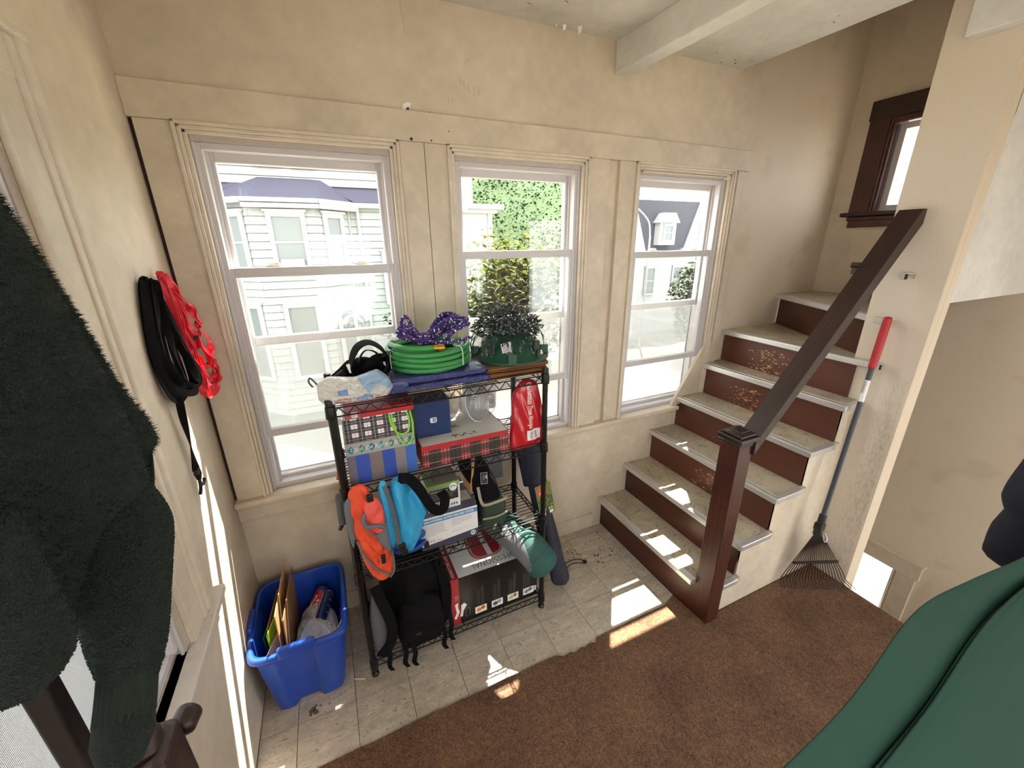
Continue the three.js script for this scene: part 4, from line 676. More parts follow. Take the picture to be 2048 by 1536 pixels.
// ---------------------------------------------------------------- second tier
const bough = canvasTex(1024, 640, (c, w, h) => {
  c.fillStyle = '#a5a29c'; c.fillRect(0, 0, w, h); const cols = ['#6f6a74', '#3552a8', '#7d716c', '#3650a6', '#857c7c', '#3f68b4', '#4a6aac'];
  let x = 0; [120, 200, 190, 190, 160, 164].forEach((d, i) => { c.fillStyle = cols[i]; c.fillRect(x, 190, d, h); x += d; });
  for (let i = 0; i < 160; i++) { c.strokeStyle = `rgba(210,215,235,${rr(0.05, 0.22)})`; c.lineWidth = rr(1, 3); const a = rnd() * w, b = rr(190, h); c.beginPath(); c.moveTo(a, b); c.lineTo(a + rr(-60, 60), b + rr(-40, 40)); c.stroke(); }
  for (let i = 0; i < 7; i++) { c.fillStyle = ['#1f7d84', '#2b7f67', '#256a86'][i % 3]; c.save(); c.translate(80 + i * 145, 100); c.rotate(Math.PI / 4); c.fillRect(-44, -44, 88, 88); c.restore(); }
  c.fillStyle = '#f3f2ec'; c.font = 'italic 76px serif'; c.fillText('Upon the highest bough', 60, 124, 900);
});
PrintBox('gift_box', 'blue striped box with script lettering and teal diamonds', 'box', [0.489, 0.752, 1.004, 1.180, 0.150, 0.428], { pz: bough, r: 0.45 }, mat('#8d8b88', { roughness: 0.6 }));
{
  const plaid = canvasTex(768, 384, (c, w, h) => {
    c.fillStyle = '#f1efec'; c.fillRect(0, 0, w, h); c.fillStyle = 'rgba(22,22,25,0.72)';
    for (let i = 0; i < 6; i++) c.fillRect(i * 144, 0, 72, h); for (let i = 0; i < 4; i++) c.fillRect(0, i * 144 + 20, w, 72);
    c.fillStyle = '#c9c6c2'; for (let i = 0; i < 6; i++) c.fillRect(i * 144 + 34, 0, 5, h); for (let i = 0; i < 4; i++) c.fillRect(0, i * 144 + 54, w, 5);
    c.fillStyle = 'rgba(170,30,36,0.9)'; for (let i = 0; i < 6; i++) c.fillRect(i * 144 + 106, 0, 4, h); for (let i = 0; i < 4; i++) c.fillRect(0, i * 144 + 126, w, 4);
  });
  const b = thing('gift_bag', 'black and white plaid gift bag with lime cord handles', 'gift bag');
  const o = new THREE.Mesh(new THREE.BoxGeometry(0.252, 0.095, 0.26).translate(0.623, 1.228, 0.29), [M.paper, M.paper, M.paper, M.paper, mat('#ffffff', { roughness: 0.45, map: plaid }), M.paper]); o.name = 'body'; o.castShadow = o.receiveShadow = true; b.add(o);
  const lime = mat('#8fd044', { roughness: 0.6 });
  part('handle', tube([[0.672, 1.272, 0.424], [0.674, 1.24, 0.432], [0.690, 1.17, 0.436], [0.715, 1.135, 0.44], [0.740, 1.165, 0.438], [0.748, 1.22, 0.434], [0.742, 1.272, 0.424]], 0.0035, 50, 8), lime, b);
  part('handle', tube([[0.662, 1.272, 0.424], [0.668, 1.23, 0.434], [0.690, 1.192, 0.440], [0.725, 1.195, 0.441], [0.735, 1.24, 0.436], [0.730, 1.272, 0.424]], 0.0035, 50, 8), lime, b);
  rebase(b);
  PrintBox('gift_box', 'flat red gift box on top of the plaid bag', 'box', [0.505, 0.760, 1.2760, 1.3040, 0.15, 0.420], { pz: canvasTex(512, 96, (c, w, h) => { c.fillStyle = '#c22a2e'; c.fillRect(0, 0, w, h); c.fillStyle = '#a9575a'; c.fillRect(0, 0, 110, h); c.fillStyle = '#e6e1dc'; c.fillRect(48, 4, 44, 80); lines(c, 54, 20, 30, 4, 16, '#555', 5); c.fillStyle = '#7d1518'; for (let i = 0; i < 40; i++) c.fillRect(120 + i * 10, 84, 5, 8); }), r: 0.4 }, mat('#b3262b', { roughness: 0.45 }));
}
{
  const tartan = canvasTex(1024, 256, (c, w, h) => {
    c.fillStyle = '#8d1e28'; c.fillRect(0, 0, w, h); c.fillStyle = '#b02a33'; c.fillRect(0, 0, w, 62);
    for (let i = 0; i < 5; i++) { const x = 80 + i * 235; c.fillStyle = 'rgba(40,58,44,0.75)'; c.fillRect(x, 62, 120, h); c.fillStyle = 'rgba(235,225,220,0.8)'; for (const d of [-50, -22, 142, 170]) c.fillRect(x + d, 62, 4, h); c.fillStyle = 'rgba(20,20,20,0.5)'; c.fillRect(x + 50, 62, 18, h); }
    c.fillStyle = 'rgba(40,58,44,0.55)'; c.fillRect(0, 110, w, 70); c.fillStyle = 'rgba(235,225,220,0.7)'; c.fillRect(0, 210, w, 4); c.fillRect(0, 92, w, 4);
  });
  const lid = canvasTex(1024, 640, (c, w, h) => {
    c.fillStyle = '#e3dfd6'; c.fillRect(0, 0, w, h); for (let i = 0; i < 80; i++) { c.strokeStyle = `rgba(150,140,125,${rr(0.05, 0.2)})`; c.beginPath(); const y = rnd() * h; c.moveTo(0, y); c.lineTo(w, y + rr(-8, 8)); c.stroke(); }
    c.fillStyle = '#8e1f28'; c.fillRect(0, 0, 10, h); c.fillRect(w - 10, 0, 10, h);
    const holly = (x, y, s) => { c.fillStyle = '#3e4a3a'; for (let i = 0; i < 12; i++) { c.beginPath(); c.ellipse(x + rr(-1, 1) * 110 * s, y + rr(-1, 1) * 22 * s, 20 * s, 6 * s, rr(-1, 1), 0, 7); c.fill(); } c.fillStyle = '#b3262b'; for (let i = 0; i < 4; i++) { c.beginPath(); c.arc(x + rr(-20, 20) * s, y + rr(-8, 8) * s, 6 * s, 0, 7); c.fill(); } };
    holly(520, 540, 1.2); holly(470, 330, 1);
  });
  PrintBox('gift_box', 'long red tartan gift box with a cream lid', 'box', [0.773, 1.166, 1.004, 1.104, 0.140, 0.426], { pz: tartan, py: lid, r: 0.45 }, mat('#8d1e28', { roughness: 0.5 }));
  const crest = canvasTex(256, 256, (c, w, h) => { c.fillStyle = '#1d3463'; c.fillRect(0, 0, w, h); c.strokeStyle = '#e8ecf2'; c.fillStyle = '#e8ecf2'; c.lineWidth = 4; c.beginPath(); c.roundRect(104, 116, 50, 40, 12); c.fill(); c.fillStyle = '#1d3463'; c.fillRect(124, 122, 22, 28); c.strokeStyle = '#e8ecf2'; c.beginPath(); c.moveTo(126, 148); c.lineTo(144, 124); c.moveTo(128, 126); c.lineTo(142, 148); c.stroke(); });
  PrintBox('gift_box', 'square navy box with a small white crest', 'box', [0.775, 0.925, 1.1045, 1.262, 0.215, 0.345], { pz: crest, r: 0.4 }, mat('#1d3463', { roughness: 0.4 }));
  const clear = phys('#e9ebec', { transmission: 0.84, roughness: 0.03, thickness: 0, ior: 1.5 });
  for (const [x, y, z, r, l] of [[1.078, 1.192, 0.272, 0.087, 'large clear plastic ornament ball on the tartan box'], [0.985, 1.160, 0.166, 0.055, 'clear plastic ornament ball behind the navy box']]) {
    const b = thing('ornament', l, 'ornament'); part('shell', new THREE.SphereGeometry(r, 40, 28).translate(x, y, z), clear, b);
    part('seam', new THREE.TorusGeometry(r + 0.0005, 0.0018, 6, 60).rotateY(0.7).rotateZ(0.5).translate(x, y, z), M.white2, b); part('hang_tab', new THREE.CylinderGeometry(0.010, 0.010, 0.006, 16).rotateX(Math.PI / 2).translate(x - 0.03, y + r * 0.72, z + r * 0.5), M.white2, b); rebase(b);
  }
  const deer = canvasTex(384, 640, (c, w, h) => {
    c.fillStyle = '#dedad2'; c.fillRect(0, 0, w, h); const sprig = (x, y, s, col) => { c.strokeStyle = col; c.lineWidth = 4; c.beginPath(); c.arc(x, y, 26 * s, 0, 5); c.stroke(); c.fillStyle = col; for (let i = 0; i < 7; i++) { c.beginPath(); c.ellipse(x + Math.cos(i) * 34 * s, y + Math.sin(i) * 34 * s, 12 * s, 5 * s, i, 0, 7); c.fill(); } };
    sprig(90, 90, 1, '#7d2a2c'); sprig(300, 140, 1.2, '#4c5a46'); sprig(80, 420, 1.2, '#6d5a48'); sprig(320, 520, 1, '#7d2a2c');
    c.fillStyle = '#8a4a3a'; c.beginPath(); c.ellipse(200, 320, 46, 24, 0, 0, 7); c.fill(); for (const x of [165, 185, 220, 238]) c.fillRect(x, 335, 8, 60); c.beginPath(); c.ellipse(250, 280, 16, 28, 0.6, 0, 7); c.fill(); c.strokeStyle = '#6d3a2e'; c.beginPath(); c.moveTo(258, 256); c.lineTo(280, 220); c.moveTo(262, 250); c.lineTo(250, 214); c.stroke();
  });
  PrintBox('gift_bag', 'white paper gift bag printed with a deer behind the ornaments', 'gift bag', [1.055, 1.215, 1.105, 1.320, 0.115, 0.165], { pz: deer, r: 0.6 }, M.paper);
}
{
  const redTex = canvasTex(512, 1024, (c, w, h) => {
    c.fillStyle = '#c01c28'; c.fillRect(0, 0, w, h); c.fillStyle = '#f1e9e4'; c.save(); c.translate(205, 40); c.rotate(Math.PI / 2 - 0.04); c.font = 'bold 92px serif'; c.fillText('Christmas Tree Shops', 0, 0, 650); c.restore();
    c.fillStyle = '#f1eee9'; c.save(); c.translate(205, 720); c.rotate(-0.08); c.fillRect(0, 0, 190, 165); c.fillStyle = '#7d1b22'; c.rotate(Math.PI / 2); c.font = 'italic bold 56px serif'; c.fillText('and', 30, -110); c.fillText('that!', 22, -45); c.restore();
  });
  const g = pillow([[1.188, 0.975], [1.365, 0.990], [1.362, 1.09], [1.345, 1.20], [1.318, 1.305], [1.255, 1.322], [1.205, 1.265], [1.192, 1.12]], 0.030, { back: 0.7, pow: 5, tension: 0.2, fold: (x, y) => 0.010 * n3(x * 30, y * 22, 4) + 0.004 * Math.sin(x * 120 + y * 40) }).translate(0, 0, 0.398);
  const uv = g.attributes.uv; for (let i = 0; i < uv.count; i++) uv.setXY(i, (uv.getX(i) - 1.188) / 0.178, (uv.getY(i) - 0.975) / 0.347);
  const b = thing('shopping_bag', 'glossy red plastic shopping bag hanging at the right shelf end', 'shopping bag');
  part('body', g, phys('#ffffff', { map: redTex, roughness: 0.28, clearcoat: 0.5, clearcoatRoughness: 0.2 }), b);
  part('hem', [bar(V(1.192, 0.985, 0.398), V(1.362, 0.997, 0.398), 0.012, 0.004)], mat('#d43a42', { roughness: 0.3 }), b);
  rebase(b);
}

// ---------------------------------------------------------------- top tier
{
  const y0 = 1.3440, h = 0.0075, proto = rbx(-0.145, 0.145, 0, h - 0.0012, -0.15, 0.15, 0.002);
  for (let i = 0; i < 8; i++) { const o = part('placemat', proto, mat(['#a5713f', '#94622f', '#b5824d', '#8a5a2e'][i % 4], { roughness: 0.8, map: sized(texWood, [0.5, 0.2]) }), scene); o.position.set(1.222 + rr(-0.006, 0.006), y0 + i * h, 0.268 + rr(-0.008, 0.008)); o.rotation.y = rr(-0.03, 0.03); tag(o, ['lowest', 'second lowest', 'third from the bottom', 'fourth from the bottom', 'fourth from the top', 'third from the top', 'second from the top', 'topmost'][i] + ' brown wooden mat in the stack under the tree stand', 'mat', 'wooden mats stacked on the top shelf'); }
}
{
  const s = thing('tree_stand', 'dark green plastic tree stand bowl on the stack of mats', 'tree stand'), X = 1.245, Z = 0.272, Y = 1.4035, gm = mat('#1c4b38', { roughness: 0.35 });
  part('bowl', lathe([[0.001, 0.118], [0.075, 0.118], [0.088, 0.112], [0.112, 0.075], [0.142, 0.030], [0.158, 0.014], [0.176, 0.008], [0.180, 0.0], [0.172, 0.0], [0.150, 0.008], [0.105, 0.070], [0.082, 0.106], [0.001, 0.110]], 56).translate(X, Y, Z), gm, s);
  for (const a of [0.35, 1.92, 3.5, 5.06]) part('leg', place(rbx(-0.02, 0.02, 0, 0.05, -0.02, 0.02, 0.006), [X + Math.cos(a) * 0.158, Y, Z + Math.sin(a) * 0.158], [-Math.sin(a), 0, Math.cos(a)], [0, 1, 0]), gm, s);
  const sticker = mat('#ffffff', { roughness: 0.6, map: canvasTex(128, 128, (c, w, h) => { c.fillStyle = '#efe9e6'; c.fillRect(0, 0, w, h); for (let i = 0; i < 7; i++) { c.fillStyle = i % 2 ? '#6b5a5c' : '#3d3638'; c.fillRect(12, 14 + i * 15, rr(70, 104), 6); } }) });
  part('sticker', place(new THREE.PlaneGeometry(0.045, 0.050), [X - 0.062, Y + 0.062, Z + 0.111], [0.86, 0.25, 0.45], [-0.2, 0.85, -0.48]), sticker, s);
  part('sticker', place(new THREE.PlaneGeometry(0.042, 0.018), [X + 0.095, Y + 0.030, Z + 0.125], [0.8, 0, -0.6], [0.1, 0.8, -0.5]), M.paper, s);
  rebase(s);
  // tangled string lights heaped on the bowl
  const l = thing('string_lights', 'tangled dark green string lights heaped on the tree stand', 'string lights'), w = [], bulbs = [], tips = [];
  const C = V(X - 0.010, Y + 0.125, Z + 0.0);
  const onDome = (r = 1) => { const a = rnd() * 6.283, u = rr(-0.2, 1), s = Math.sqrt(Math.max(0, 1 - u * u)); return V(C.x + Math.cos(a) * s * 0.150 * r, C.y + u * 0.105 * r - 0.01, C.z + Math.sin(a) * s * 0.135 * r); };
  for (let i = 0; i < 170; i++) { const p = []; let q = onDome(rr(0.5, 1.0)); for (let k = 0; k < 5; k++) { p.push(q.clone()); q = q.clone().add(V(rr(-0.045, 0.045), rr(-0.04, 0.04), rr(-0.045, 0.045))); const d = q.clone().sub(C); d.y *= 1.35; const L = d.length(), m = rr(0.125, 0.168); if (L > m) q.lerp(C, 1 - m / L); } w.push(tube(p, 0.0017, 22, 5)); }
  for (let i = 0; i < 14; i++) { const a = rr(-0.3, 3.4), b = V(C.x + Math.cos(a) * 0.12, C.y, C.z + Math.sin(a) * 0.11); w.push(tube([b, b.clone().add(V(Math.cos(a) * 0.03, -0.01, Math.sin(a) * 0.03)), b.clone().add(V(Math.cos(a) * 0.05 + rr(-0.02, 0.02), -0.05, Math.sin(a) * 0.05)), b.clone().add(V(Math.cos(a) * 0.05, -rr(0.06, 0.09), Math.sin(a) * 0.055))], 0.0019, 16, 5)); }
  for (let i = 0; i < 260; i++) { const p = onDome(rr(0.8, 1.1)), d = p.clone().sub(C).normalize().multiplyScalar(0.8).add(V(rr(-1, 1), rr(-0.8, 0.8), rr(-1, 1))).normalize(), e = p.clone().addScaledVector(d, 0.018); bulbs.push(rod(p, e, 0.0028, 0.0038, 6)); tips.push(rod(e, e.clone().addScaledVector(d, 0.010), 0.0026, 0.0012, 6)); }
  for (let i = 0; i < 22; i++) { const a = rr(0.0, 3.14), p = V(C.x + Math.cos(a) * rr(0.13, 0.165), C.y - rr(0.02, 0.085), C.z + Math.sin(a) * rr(0.125, 0.15)), d = V(rr(-0.4, 0.4), -1, rr(-0.2, 0.5)).normalize(), e = p.clone().addScaledVector(d, 0.018); bulbs.push(rod(p, e, 0.0034, 0.0044, 6)); tips.push(rod(e, e.clone().addScaledVector(d, 0.013), 0.0030, 0.0012, 6)); }
  part('wire', w, mat('#1e2a24', { roughness: 0.5 }), l); const bm = part('bulb_sockets', bulbs, mat('#26342c', { roughness: 0.45 }), l), tm = part('bulbs', tips, mat('#9a9c95', { roughness: 0.25 }), l); bm.userData.kind = tm.userData.kind = 'stuff';
  part('plug', [rbx(X + 0.062, X + 0.092, Y + 0.045, Y + 0.085, Z + 0.105, Z + 0.128, 0.004), rbx(X + 0.070, X + 0.086, Y + 0.012, Y + 0.046, Z + 0.128, Z + 0.146, 0.003)], mat('#24352c', { roughness: 0.45 }), l);
  rebase(l);
}
{ // folded tarp, hose, rope
  const t = new RoundedBoxGeometry(0.42, 0.066, 0.33, 10, 0.022), tm = phys('#33386e', { roughness: 0.3, bumpMap: sized(texCrinkle, 0.16), bumpScale: 0.006, clearcoat: 0.2 });
  const a = mergeVertices((() => { const g = t.clone(); g.deleteAttribute('uv'); g.deleteAttribute('normal'); return mergeVertices(g, 1e-4); })()); a.computeVertexNormals();
  const s = thing('tarp', 'folded glossy navy tarp under the green hose', 'tarp');
  const mk = (sx, sy, sz, x, y, z, k) => { const g = new THREE.BoxGeometry(1, 1, 1, 24, 6, 20), p = g.attributes.position; for (let i = 0; i < p.count; i++) { let X = p.getX(i) * 2, Y = p.getY(i) * 2, Z = p.getZ(i) * 2; const q = Math.pow(Math.pow(Math.abs(X), 8) + Math.pow(Math.abs(Z), 8), 1 / 8), e = 1 - 0.35 * Math.pow(q, 6); p.setXYZ(i, X * sx / 2 + x, Y * sy / 2 * e + y, Z * sz / 2 + z); } let h = g.clone(); h.deleteAttribute('normal'); h.deleteAttribute('uv'); h = mergeVertices(h, 1e-5); h.computeVertexNormals(); jiggle(h, 0.007, 18, k); return boxUVs(h); };
  function boxUVs(h) { const p = h.attributes.position, uv = []; for (let i = 0; i < p.count; i++) uv.push(p.getX(i) + 0.3 * p.getY(i), p.getZ(i) + p.getY(i)); h.setAttribute('uv', new THREE.Float32BufferAttribute(uv, 2)); return h; }
  part('lower_fold', mk(0.42, 0.034, 0.31, 0.875, 1.3645, 0.272, 1), tm, s); part('upper_fold', mk(0.40, 0.038, 0.30, 0.872, 1.396, 0.276, 5), tm, s); part('loose_corner', mk(0.12, 0.05, 0.10, 0.685, 1.385, 0.378, 8), tm, s);
  rebase(s);
  const h = thing('garden_hose', 'coiled bright green garden hose with a brass end', 'hose'), gm = mat('#3a8a48', { roughness: 0.38 }), X = 0.868, Z = 0.282;
  const coil = (y, r0, r1, ph, dy = 0) => { const p = []; for (let i = 0; i < 26; i++) { const a = ph + i / 26 * 6.283; p.push(V(X + Math.cos(a) * r0, y + dy * Math.sin(a * 2 + ph), Z + Math.sin(a) * r1)); } return tube(p, 0.0108, 90, 10, true); };
  part('coil', [coil(1.428, 0.160, 0.150, 0, 0.002), coil(1.430, 0.137, 0.128, 1, 0.002), coil(1.449, 0.166, 0.155, 2, 0.003), coil(1.450, 0.144, 0.133, 0.4, 0.002), coil(1.470, 0.162, 0.150, 1.3, 0.003), coil(1.472, 0.139, 0.128, 2.2, 0.003), coil(1.491, 0.164, 0.152, 0.7, 0.003), coil(1.492, 0.141, 0.130, 2.6, 0.002)], gm, h);
  part('free_end', tube([[0.735, 1.503, 0.20], [0.715, 1.515, 0.29], [0.745, 1.518, 0.38], [0.80, 1.516, 0.418], [0.862, 1.514, 0.424]], 0.0108, 40, 10), gm, h);
  part('coupling', [rod(V(0.858, 1.514, 0.424), V(0.874, 1.514, 0.4255), 0.0115, 0.0115, 16), rod(V(0.874, 1.514, 0.4255), V(0.892, 1.513, 0.427), 0.0145, 0.0145, 16), rod(V(0.892, 1.513, 0.427), V(0.898, 1.513, 0.4275), 0.012, 0.012, 16)], M.brass, h);
  for (const a of [0.95, 2.75]) part('tie', tube([[X + Math.cos(a) * 0.180, 1.43, Z + Math.sin(a) * 0.170], [X + Math.cos(a) * 0.181, 1.48, Z + Math.sin(a) * 0.171], [X + Math.cos(a) * 0.172, 1.505, Z + Math.sin(a) * 0.160], [X + Math.cos(a) * 0.135, 1.508, Z + Math.sin(a) * 0.126]], 0.0022, 24, 6), mat('#c9dccb', { roughness: 0.4 }), h);
  rebase(h);
  const ropeTex = canvasTex(256, 64, (c, w, hh) => { c.fillStyle = '#33266e'; c.fillRect(0, 0, w, hh); for (let i = 0; i < 8; i++) { c.fillStyle = ['#f6f2f8', '#f6f2f8', '#c2506a'][i % 3]; c.save(); c.translate(i * 32 + 14, (i * 37) % 64); c.rotate(0.5); c.fillRect(-9, -9, 16, 18); c.restore(); } });
  ropeTex.wrapS = ropeTex.wrapT = THREE.RepeatWrapping; ropeTex.repeat.set(5, 1); ropeTex.rotation = 0;
  const rm = mat('#ffffff', { roughness: 0.75, map: ropeTex }), rp = [], K = V(0.835, 1.525, 0.33);
  for (let i = 0; i < 7; i++) { const l = rr(0.12, 0.20), up = rr(0.02, 0.085), sp = rr(-0.05, 0.05); rp.push(tube([K.clone().add(V(0.01, rr(-0.01, 0.01), rr(-0.015, 0.015))), K.clone().add(V(l * 0.5, 0.012 + rr(-0.01, 0.02), sp)), K.clone().add(V(l, up, sp * 1.3)), K.clone().add(V(l + 0.025, up + 0.008, sp * 1.3 - 0.03)), K.clone().add(V(l * 0.75, up * 0.8 + 0.02, sp * 0.8 - 0.05)), K.clone().add(V(0.01, 0.015, rr(-0.02, 0.02)))], 0.0072, 60, 8)); }
  for (let i = 0; i < 5; i++) { const l = rr(0.05, 0.10), up = rr(0.03, 0.075), sp = rr(-0.04, 0.04); rp.push(tube([K.clone().add(V(-0.005, 0.0, rr(-0.015, 0.015))), K.clone().add(V(-l * 0.5, up * 0.35, sp)), K.clone().add(V(-l, up, sp * 1.2)), K.clone().add(V(-l * 0.7, up + 0.03, sp - 0.02)), K.clone().add(V(-l * 0.3, up * 0.7, sp - 0.03)), K.clone().add(V(0.0, 0.015, 0.0))], 0.0072, 50, 8)); }
  for (let i = 0; i < 4; i++) rp.push(new THREE.TorusGeometry(0.020, 0.0072, 8, 24).rotateY(Math.PI / 2 + rr(-0.2, 0.2)).translate(K.x - 0.012 + i * 0.010, K.y + 0.008, K.z));
  rp.push(tube([K, K.clone().add(V(0.05, 0.0, 0.055)), K.clone().add(V(0.13, 0.0, 0.06)), K.clone().add(V(0.19, 0.004, 0.04))], 0.0072, 40, 8));
  single('rope', rp, rm, 'purple and white flecked rope bundle on the green hose', 'rope');
}
{ // white and blue plastic bag
  const tx = canvasTex(512, 256, (c, w, h) => {
    c.fillStyle = '#e9e4dc'; c.fillRect(0, 0, w, h); c.fillStyle = '#a9c8e6'; c.beginPath(); c.moveTo(250, 0); c.lineTo(w, 0); c.lineTo(w, 190); c.lineTo(400, 110); c.lineTo(330, 170); c.fill();
    c.fillStyle = '#7fa7dd'; c.fillRect(130, 110, 66, 50); c.beginPath(); c.ellipse(300, 215, 56, 34, -0.1, 0, 7); c.fill(); c.fillStyle = '#e8eef8'; c.font = 'bold 26px sans-serif'; c.fillText('STAIN', 262, 214); c.fillText('REMOVER', 250, 238, 100);
    c.fillStyle = '#c8443c'; c.font = 'bold 30px serif'; c.fillText("NATURE'S", 100, 214, 110); c.fillText('MIRACLE', 104, 244, 110);
    c.fillStyle = '#d98a6a'; for (let i = 0; i < 12; i++) c.fillRect(rr(20, 250), rr(10, 90), 5, 4);
  });
  const g = pillow([[0.43, 1.375], [0.45, 1.352], [0.55, 1.349], [0.668, 1.356], [0.690, 1.39], [0.672, 1.43], [0.64, 1.458], [0.56, 1.440], [0.47, 1.452], [0.434, 1.43]], 0.038, { n: 140, rings: 26, back: 1, tension: 0.2, fold: (x, y) => 0.030 * (ridge(x * 22, y * 30, 7) - 0.55) + 0.014 * (ridge(x * 60, y * 60, 8) - 0.5) }).translate(0, 0, 0.422);
  const uv = g.attributes.uv; for (let i = 0; i < uv.count; i++) uv.setXY(i, (uv.getX(i) - 0.43) / 0.26, (uv.getY(i) - 1.349) / 0.11);
  const b = thing('plastic_bag', 'crumpled white and blue plastic bag at the left of the top shelf', 'plastic bag');
  part('body', g, phys('#ffffff', { map: tx, roughness: 0.3, transmission: 0.25, thickness: 0, bumpMap: sized(texCrinkle, 1.2), bumpScale: 0.003 }), b);
  part('handle', tube([[0.436, 1.425, 0.42], [0.415, 1.452, 0.41], [0.408, 1.435, 0.40], [0.418, 1.415, 0.40]], 0.003, 20, 6), M.grayFab, b);
  rebase(b);
}
{ // harness
  const b = thing('harness', 'black webbing harness with plastic buckles on the top shelf', 'harness'), m = M.black;
  const rb = (p, w, f, n = 60) => part('strap', ribbon(p, w, 0.004, { face: f, seg: n }), m, b);
  const rad = (cx, cy, k) => (t, q) => V(q.x - cx, q.y - cy, 0).normalize().multiplyScalar(1).add(V(0.2 * Math.sin(7 * t + k), 0.05, 0.28 * Math.sin(5 * t + k))).normalize();
  rb([[0.575, 1.395, 0.372], [0.552, 1.46, 0.378], [0.580, 1.528, 0.362], [0.628, 1.545, 0.345], [0.675, 1.512, 0.352], [0.688, 1.455, 0.365], [0.648, 1.422, 0.390], [0.59, 1.398, 0.398], [0.548, 1.378, 0.388]], 0.040, rad(0.62, 1.465, 0), 110);
  rb([[0.60, 1.41, 0.345], [0.585, 1.465, 0.335], [0.612, 1.508, 0.325], [0.652, 1.498, 0.33], [0.668, 1.45, 0.34], [0.64, 1.42, 0.36]], 0.036, rad(0.625, 1.46, 2), 80);
  rb([[0.59, 1.39, 0.33], [0.61, 1.44, 0.345], [0.645, 1.475, 0.34], [0.69, 1.47, 0.33], [0.70, 1.42, 0.33]], 0.034, V(0.5, 0.5, 0.7), 60);
  rb([[0.455, 1.385, 0.36], [0.48, 1.42, 0.365], [0.52, 1.45, 0.36], [0.555, 1.475, 0.35], [0.575, 1.45, 0.34]], 0.030, V(-0.3, 0.7, 0.6));
  rb([[0.47, 1.37, 0.385], [0.52, 1.395, 0.39], [0.57, 1.41, 0.38], [0.62, 1.40, 0.37], [0.67, 1.405, 0.36]], 0.034, V(0, 0.8, 0.6));
  rb([[0.45, 1.37, 0.33], [0.50, 1.395, 0.30], [0.58, 1.42, 0.27], [0.66, 1.40, 0.28]], 0.04, V(0, 1, 0.2));
  part('pad', pillow([[0.50, 1.375], [0.60, 1.365], [0.69, 1.375], [0.695, 1.42], [0.64, 1.47], [0.58, 1.48], [0.52, 1.44]], 0.045, { back: 1, fold: (x, y) => 0.01 * Math.sin(x * 50) }).translate(0, 0, 0.31), M.blackSoft, b);
  part('buckle', place(rbx(-0.018, 0.018, -0.013, 0.013, 0, 0.009, 0.004), [0.474, 1.414, 0.372], [0.7, 0.6, 0.1], [-0.5, 0.7, 0.4]), M.blackPlastic, b); part('buckle', place(rbx(-0.020, 0.020, -0.016, 0.016, 0, 0.010, 0.004), [0.512, 1.442, 0.374], [0.8, 0.5, 0], [-0.4, 0.7, 0.5]), M.blackPlastic, b);
  part('label', place(new THREE.PlaneGeometry(0.013, 0.034), [0.548, 1.462, 0.381], [0.9, 0.3, 0.2], [-0.1, 0.9, -0.2]), M.paper, b);
  part('ring', [new THREE.TorusGeometry(0.010, 0.002, 6, 20).translate(0.462, 1.398, 0.372)], M.steel, b);
  part('chain', Array.from({ length: 7 }, (_, i) => new THREE.TorusGeometry(0.006, 0.0018, 5, 12).rotateY(i).translate(0.675 + i * 0.006, 1.49 + Math.sin(i) * 0.004 + i * 0.002, 0.35)), M.blackPlastic, b);
  rebase(b);
}
